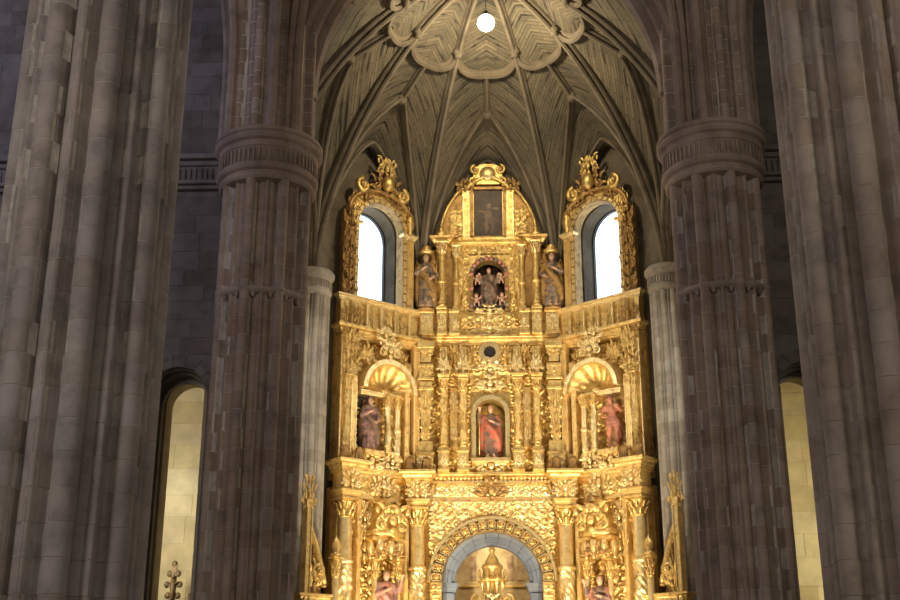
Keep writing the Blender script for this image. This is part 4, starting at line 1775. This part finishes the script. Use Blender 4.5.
# ------------------------------------------------------------------ low gilded wings beside the altarpiece
for s2, Fm in ((-1, FL), (1, FR)):
    root = tag(put('side_wing', None, None, Fm @ T(s2 * 3.72, -.95, 0)),
               'low gilded wing with volute in front of the respond nearest the %s' % ('dark robed statue' if s2 < 0 else 'rose coloured statue'), 'altar wing', 'gilded side wings')
    F2 = Fm @ T(s2 * 3.72, -.95, 0)
    b = MB()
    b.box((0, .0, 2.15), (1.05, .3, 4.3), .02)
    b.cornice(1.0, .3, 4.25, .2, .1, y=.15)
    build(b, 'body', 'gold', root, F2)
    column(root, F2, -s2 * .36, .22, 2.4, 5.35, .09, 4, .5, 'goldhi', 'gold')
    b = MB()
    b.lathe([(.12, 0), (.15, .04), (.06, .1), (.12, .22), (.1, .32), (.03, .42), (.01, .5)], 12, c=(-s2 * .36, -.22, 5.35))
    build(b, 'urn', 'gold', root, F2)
    pilaster(root, F2, s2 * .40, .1, 3.6, 6.65, .16, 'gold', 'goldhi', .2)
    ornament(root, F2, s2 * .40, 6.35, .34, .9, .12, 0, 'gold', .3)
    b = MB()
    pts = []
    for i in range(19):
        t = i / 18
        pts.append((s2 * (.34 - .5 * t), -.06, 6.2 - 1.5 * t ** .8 + .12 * sin(pi * t)))
    b.tube(pts, [.07 + .03 * sin(pi * i / 18) for i in range(19)], 6)
    spiral(b, s2 * .02, 5.0, .2, 1.4, s2, .06, .03, y=-.08, start=-pi / 2)
    build(b, 'volute', 'gold', root, F2)
    b = MB()
    poly = [(-.12, 4.4), (.36, 4.4), (.36, 6.1), (.2, 5.8), (.0, 5.2)]
    if s2 < 0:
        poly = [(-x, z) for x, z in reversed(poly)]
    b.prism(poly, 0, .14)
    build(b, 'wing_panel', 'golddk', root, F2)
    ornament(root, F2, s2 * .14, 4.5, .5, .75, .08, 2, 'gold', .25)
    ornament(root, F2, s2 * .20, 5.2, .34, .6, .08, 4, 'golddk', .25)
    ornament(root, F2, 0, 3.6, .8, .7, .16, 3, 'goldhi', .3)


# ------------------------------------------------------------------ carved figures
def figure(name, label, cat, W, H, prims, mats, plinth='gold', group=None, voxel=.014):
    """prims: list of (material index, list of (point, radius)) chains and ('ball') blobs for a 1-unit tall figure"""
    mb = MB()
    src = []
    for pr in prims:
        kind, mi, data = pr
        o = len(mb.v)
        if kind == 'chain':
            pts = [p for p, r in data]
            rad = [r for p, r in data]
            # resample
            P, Rr = [], []
            for i in range(len(pts) - 1):
                for q in range(4):
                    t = q / 4
                    P.append(Vector(pts[i]).lerp(Vector(pts[i + 1]), t))
                    Rr.append(rad[i] * (1 - t) + rad[i + 1] * t)
            P.append(Vector(pts[-1]))
            Rr.append(rad[-1])
            mb.tube(P, Rr, 10, mi=mi)
            mb.ball(P[0], Rr[0], 8, 6, mi=mi)
            mb.ball(P[-1], Rr[-1], 8, 6, mi=mi)
        elif kind == 'ball':
            mb.ball(data[0], data[1], 12, 8, mi=mi)
        elif kind == 'robe':
            mb.lathe(data[0], 36, disp=data[1], sx=1, sy=data[2] if len(data) > 2 else .75, mi=mi, c=data[3] if len(data) > 3 else (0, 0, 0))
        for i in range(o, len(mb.v)):
            src.append((mb.v[i], mi))
    me = mb.mesh('tmp', mats)
    tmp = bpy.data.objects.new('tmp', me)
    COL.objects.link(tmp)
    md = tmp.modifiers.new('r', 'REMESH')
    md.mode = 'VOXEL'
    md.voxel_size = voxel / H
    md.use_smooth_shade = True
    sm = tmp.modifiers.new('s', 'SMOOTH')
    sm.iterations = 2
    sm.factor = .4
    dg = bpy.context.evaluated_depsgraph_get()
    out = bpy.data.meshes.new_from_object(tmp.evaluated_get(dg))
    bpy.data.objects.remove(tmp)
    kd = kdtree.KDTree(len(src))
    for i, (p, mi) in enumerate(src):
        kd.insert(p, i)
    kd.balance()
    out.materials.clear()
    for m in mats:
        out.materials.append(M[m])
    for pol in out.polygons:
        _, i, _ = kd.find(pol.center)
        pol.material_index = src[i][1]
        pol.use_smooth = True
    out.name = 'body'
    root = tag(put(name, None, None, W), label, cat, group)
    put('body', out, root, W @ S(H, H, H))
    if plinth:
        b = MB()
        b.lathe([(.2, -.1), (.24, -.08), (.24, -.04), (.2, -.02), (.2, .012)], 16, sx=1.1, sy=.8)
        build(b, 'plinth', plinth, root, W)
    return root


def folds(k, amp, seed):
    def d(a, z, r):
        return r * amp * (sin(k * a + seed + 3 * z) + .5 * sin((k + 4) * a - 5 * z + seed * 2)) * max(0, 1 - max(0, z - .55) * 2)
    return d


def robed(seed, arm_l, arm_r, lean=0.0, cloak=True, head_turn=0.0):
    """robed standing figure, front towards -y; materials: 0 robe, 1 skin, 2 mantle, 3 hair"""
    x = lean
    pr = [('robe', 0, ([(.135, 0), (.15, .03), (.14, .15), (.125, .3), (.12, .45), (.11, .56), (.10, .62), (.115, .70), (.125, .76), (.10, .80), (.045, .825)], folds(8, .09, seed), .72))]
    pr += [('chain', 1, [((x * .3, 0, .80), .035), ((x * .5, -.01, .86), .033)]),
           ('ball', 1, ((x * .6, -.012, .915), (.052, .058, .072))),
           ('ball', 1, ((x * .6 + head_turn * .02, -.072, .905), (.011, .016, .016))),
           ('ball', 3, ((x * .6, .018, .935), (.060, .058, .066))),
           ('ball', 3, ((x * .6, .03, .88), (.058, .04, .06)))]
    for sg, arm in ((-1, arm_l), (1, arm_r)):
        sh, el, ha = (sg * .115, 0, .765), arm[0], arm[1]
        pr.append(('chain', 2 if cloak else 0, [(sh, .052), (el, .043)]))
        pr.append(('chain', 0, [(el, .042), (tuple(Vector(el).lerp(Vector(ha), .7)), .036)]))
        hv = (Vector(ha) - Vector(el)).normalized()
        pr.append(('chain', 1, [(tuple(Vector(el).lerp(Vector(ha), .7)), .022), (ha, .02)]))
        pr.append(('ball', 1, (tuple(Vector(ha) + hv * .02), (.024, .018, .028))))
        for q in range(4):
            pr.append(('chain', 1, [(tuple(Vector(ha) + hv * .03 + Vector(((q - 1.5) * .012, 0, 0))), .0085), (tuple(Vector(ha) + hv * .065 + Vector(((q - 1.5) * .014, -.01, 0))), .007)]))
        pr.append(('chain', 1, [(tuple(Vector(ha) + Vector((-sg * .02, -.01, 0))), .009), (tuple(Vector(ha) + hv * .03 + Vector((-sg * .035, -.015, 0))), .007)]))
    if cloak:
        pr += [('chain', 2, [((-.13, .0, .74), .05), ((-.06, -.09, .6), .05), ((.06, -.10, .48), .055), ((.13, -.06, .34), .06), ((.15, -.02, .16), .05)]),
               ('chain', 2, [((.13, .02, .74), .05), ((.15, .03, .5), .06), ((.15, .04, .2), .07), ((.14, .05, .05), .07)]),
               ('chain', 2, [((-.13, .02, .74), .05), ((-.15, .03, .5), .06), ((-.15, .04, .25), .06), ((-.13, .05, .08), .06)])]
    pr += [('chain', 1, [((-.05, -.09, .012), .022), ((-.055, -.13, .01), .018)]), ('chain', 1, [((.05, -.09, .012), .022), ((.055, -.13, .01), .018)])]
    return pr


def nude(seed=0):
    """standing figure in a loincloth: one arm up, the other across, weight on one leg. 0 cloth 1 skin 3 hair"""
    pr = [('chain', 1, [((.02, 0, .52), .072), ((.01, -.005, .60), .064), ((-.005, -.005, .70), .078), ((-.01, 0, .76), .07), ((-.01, 0, .80), .04)]),
          ('ball', 1, ((.05, 0, .72), (.06, .05, .07))), ('ball', 1, ((-.07, 0, .72), (.06, .05, .07))),
          ('chain', 1, [((-.01, 0, .8), .034), ((-.02, -.012, .86), .032)]),
          ('ball', 1, ((-.03, -.015, .91), (.05, .056, .068))),
          ('ball', 1, ((-.03, -.07, .9), (.011, .015, .016))),
          ('ball', 3, ((-.025, .0, .95), (.060, .062, .055))), ('ball', 3, ((-.02, .03, .87), (.055, .035, .06))),
          ('chain', 1, [((-.045, 0, .50), .07), ((-.06, -.03, .28), .047), ((-.055, .0, .15), .04), ((-.055, .01, .04), .026), ((-.06, -.07, .016), .022)]),
          ('chain', 1, [((.065, 0, .50), .07), ((.095, -.06, .30), .047), ((.085, -.01, .17), .04), ((.085, .02, .04), .026), ((.10, -.05, .016), .022)]),
          ('chain', 1, [((-.115, 0, .765), .046), ((-.19, .01, .65), .036), ((-.13, -.09, .57), .027), ((-.10, -.11, .56), .02)]),
          ('chain', 1, [((.10, 0, .765), .046), ((.185, -.02, .68), .036), ((.12, -.10, .74), .027), ((.09, -.12, .77), .02)]),
          ('robe', 0, ([(.06, .40), (.105, .42), (.115, .5), (.10, .56), (.07, .58)], folds(7, .1, 2), .8)),
          ('chain', 0, [((.1, -.03, .5), .04), ((.14, -.01, .36), .04), ((.15, 0, .2), .035)])]
    for (x, z) in ((-.09, .56), (.08, .785)):
        for q in range(4):
            pr.append(('chain', 1, [((x, -.115, z), .009), ((x + .045, -.125, z + .012 * (q - 1.5)), .007)]))
    return pr


ARM_DOWN_L = ((-.19, -.02, .6), (-.12, -.12, .52))
ARM_DOWN_R = ((.19, -.02, .6), (.12, -.12, .52))
ARM_UP_R = ((.2, -.06, .68), (.2, -.16, .86))
ARM_UP_L = ((-.2, -.06, .68), (-.2, -.16, .86))
ARM_CH_L = ((-.17, -.06, .62), (-.04, -.13, .68))
ARM_CH_R = ((.17, -.06, .62), (.04, -.13, .66))

st = figure('saint_statue', 'saint statue in brown and red robes in the central niche under the dark oval crest', 'statue', FC @ T(0, .12, 8.34), 1.5,
            robed(1, ARM_UP_L, ARM_CH_R), ['brown', 'skin', 'red', 'hair'])
b = MB()
b.tube([(-.31, -.25, 0.05), (-.3, -.25, 1.5)], .014, 6)
b.box((-.3, -.25, 1.38), (.2, .025, .025))
build(b, 'staff', 'gold', st, FC @ T(0, .12, 8.34))

figure('saint_statue', 'dark robed saint statue with pale face under a gilded shell niche', 'statue', FL @ T(-1.86, -.2, 8.30) @ RZ(-.3), 1.42,
       robed(4, ARM_CH_L, ARM_DOWN_R, .02), ['mauve', 'skin', 'brown', 'hair'])
figure('saint_statue', 'rose coloured half-clothed statue with one arm raised under a gilded shell niche', 'statue', FR @ T(1.86, -.2, 8.30) @ RZ(.35), 1.42,
       nude(), ['pinkrobe', 'pinkskin', 'red', 'hair'])

# assumption group in the upper niche
vg = figure('virgin_statue', 'dark statue of a robed woman with cherubs in the garlanded upper niche', 'statue', FC @ T(0, .14, 12.68), 1.22,
            robed(7, ((-.19, -.06, .62), (-.22, -.16, .74)), ((.19, -.06, .62), (.22, -.16, .74))), ['silver', 'skin', 'brown', 'hair'], None)
c = MB()
for i in range(9):
    c.ball((-.34 + .085 * i, -.1 + .06 * (i % 2), .02 + .04 * (i % 3)), (.1, .08, .08), 8, 6)
build(c, 'cloud', 'silver', vg, FC @ T(0, .14, 12.62))


def cherub(parent, W, sz, m='skin'):
    b = MB()
    b.ball((0, 0, .5), (.3, .22, .34), 10, 7)
    b.ball((0, -.05, .98), (.22, .22, .24), 10, 7)
    b.tube([(-.22, 0, .65), (-.45, -.15, .6), (-.5, -.25, .85)], [.11, .09, .06], 7)
    b.tube([(.22, 0, .65), (.45, -.15, .7), (.55, -.25, .95)], [.11, .09, .06], 7)
    b.tube([(-.14, 0, .3), (-.22, -.25, .1), (-.2, -.1, -.25)], [.15, .12, .07], 7)
    b.tube([(.14, 0, .3), (.25, -.25, .15), (.3, -.05, -.2)], [.15, .12, .07], 7)
    o = build(b, 'cherub', m, parent, W @ S(sz, sz, sz))
    w_ = MB()
    for sg in (-1, 1):
        for q in range(4):
            w_.tube([(sg * .12, .18, .6), (sg * (.4 + .08 * q), .25, .95 - .2 * q), (sg * (.62 + .03 * q), .2, .9 - .33 * q)], [.06, .09, .03], 6, flat=.5)
    build(w_, 'wings', 'silver', o, W @ S(sz, sz, sz))
    return o


for (x, z, sz) in ((-.36, 12.72, .26), (.36, 12.74, .26), (-.33, 13.35, .22), (.34, 13.38, .22)):
    cherub(vg, FC @ T(x, -.06, z), sz)

for s2 in (-1, 1):
    W = FC @ T(s2 * 1.78, -.28, 12.55)
    a = figure('angel_statue', 'dark winged angel statue beside the window above the %s' % ('dark robed statue' if s2 < 0 else 'rose coloured statue'), 'statue', W, 1.62,
               robed(9 + s2, ARM_CH_L if s2 < 0 else ARM_DOWN_L, ARM_DOWN_R if s2 < 0 else ARM_CH_R), ['silver', 'skin', 'golddk', 'hair'], 'golddk')
    w_ = MB()
    for sg in (-1, 1):
        for q in range(6):
            w_.tube([(sg * .12, .14, 1.18), (sg * (.26 + .02 * q), .18, 1.45 - .14 * q), (sg * (.34 - .02 * q), .16, 1.15 - .16 * q)], [.04, .07, .02], 6, flat=.5)
    build(w_, 'wings', 'golddk', a, W)
    b = MB()
    b.lathe([(.10, 0), (.2, .03), (.22, .1), (.12, .18), (.14, .22), (.04, .3)], 12)
    build(b, 'vase_crown', 'gold', a, W @ T(0, .1, 1.62))

# statues of the lower niches, mostly below the frame
figure('saint_statue', 'rose robed saint statue standing low under the hanging canopy by the dark robed statue', 'statue', FL @ T(-1.40, -.42, 3.62) @ RZ(-.2), 1.62,
       robed(12, ARM_CH_L, ARM_UP_R), ['pinkrobe', 'skin', 'mauve', 'hair'])
figure('saint_statue', 'brown robed saint statue standing low under the hanging canopy by the rose coloured statue', 'statue', FR @ T(1.42, -.42, 3.5) @ RZ(.2), 1.6,
       robed(13, ARM_UP_L, ARM_CH_R), ['brown', 'skin', 'pinkrobe', 'hair'])

# ------------------------------------------------------------------ tabernacle tower under the arch
TB = FC @ T(0, .35, 0)
tb = tag(put('tabernacle', None, None, TB), 'gilded tabernacle tower with lantern and spire under the blue-grey arch', 'tabernacle')
b = MB()
b.box((0, 0, 1.9), (1.3, .6, 2.2), .03)
build(b, 'altar_block', 'gold', tb, TB)
b = MB()
b.lathe([(.42, 3.0), (.46, 3.1), (.40, 3.2), (.38, 4.2), (.44, 4.3), (.44, 4.42), (.36, 4.5)], 8)
build(b, 'lower_stage', 'goldhi', tb, TB)
for i in range(8):
    a = 2 * pi * (i + .5) / 8
    b = MB()
    b.lathe([(.05, 4.5), (.055, 4.54), (.035, 4.58), (.035, 5.0), (.055, 5.05), (.055, 5.1)], 8, c=(.29 * cos(a), .29 * sin(a), 0))
    build(b, 'colonnette', 'goldhi', tb, TB)
    b = MB()
    b.lathe([(.045, 0), (.06, .05), (.03, .1), (.05, .18), (.01, .3)], 8, c=(.36 * cos(a), .36 * sin(a), 5.12))
    build(b, 'pinnacle', 'gold', tb, TB)
b = MB()
b.lathe([(.16, 4.5), (.2, 4.6), (.2, 5.0), (.16, 5.1)], 12)
build(b, 'lantern_core', 'goldhi', tb, TB)
b = MB()
b.lathe([(.38, 5.08), (.4, 5.12), (.38, 5.18), (.26, 5.22), (.24, 5.42), (.3, 5.46), (.28, 5.52), (.2, 5.56), (.17, 5.66), (.11, 5.78), (.07, 5.82), (.06, 5.9), (.09, 5.94), (.04, 6.0), (.01, 6.06)], 16, disp=carve(2, .012, 8))
build(b, 'spire', 'gold', tb, TB)
for s2 in (-1, 1):
    b = MB()
    spiral(b, s2 * .4, 4.62, .17, 1.3, -s2, .05, .03, y=-.1, start=pi / 2)
    build(b, 'volute', 'gold', tb, TB)
ornament(tb, TB, 0, 4.25, .8, .5, .38, 1, 'goldhi', .3)

# ------------------------------------------------------------------ small altar finial in the left chapel
W = T(-7.42, 28.3, -.32)
fa = tag(put('chapel_altar', None, None, T(-7.42, 28.3, 0)), 'dark gilded altar cross with two side candlesticks before the cream chapel wall', 'altar cross')
b = MB()
b.box((0, 0, 1.76), (1.6, .6, 2.88), .03)
b.cornice(1.5, .6, 3.1, .25, .1, y=.3)
build(b, 'body', 'tarnish', fa, W)
b = MB()
b.lathe([(.25, 3.35), (.28, 3.45), (.1, 3.6), (.08, 3.9), (.14, 4.0), (.06, 4.1), (.05, 4.4)], 12)
build(b, 'stem', 'tarnish', fa, W)
b = MB()
b.box((0, 0, 4.85), (.12, .06, 1.1), .015)
b.box((0, 0, 4.95), (.3, .06, .12), .015)
for (x, z) in ((-.15, 4.95), (.15, 4.95), (0, 5.42), (-.1, 5.2), (.1, 5.2), (-.12, 4.7), (.12, 4.7), (-.14, 4.5), (.14, 4.45)):
    b.ball((x, 0, z), (.07, .05, .08), 8, 5)
build(b, 'cross', 'tarnish', fa, W)
b = MB()
b.tube([(0, -.06, 4.5), (0, -.08, 4.8), (0, -.07, 5.05)], [.03, .06, .05], 7)
b.tube([(-.14, -.05, 5.0), (0, -.08, 4.95), (.14, -.05, 5.0)], [.02, .035, .02], 6)
b.ball((0, -.08, 5.12), .05, 8, 6)
build(b, 'crucified_figure', 'tarnish', fa, W)
for s2 in (-1, 1):
    b = MB()
    b.lathe([(.14, 3.35), (.15, 3.4), (.05, 3.5), (.04, 4.2), (.09, 4.28), (.04, 4.34), (.1, 4.42), (.1, 4.46)], 10, c=(s2 * .38, 0, 0))
    b.lathe([(.035, 4.46), (.035, 4.75)], 8, c=(s2 * .38, 0, 0))
    build(b, 'candlestick', 'tarnish', fa, W)
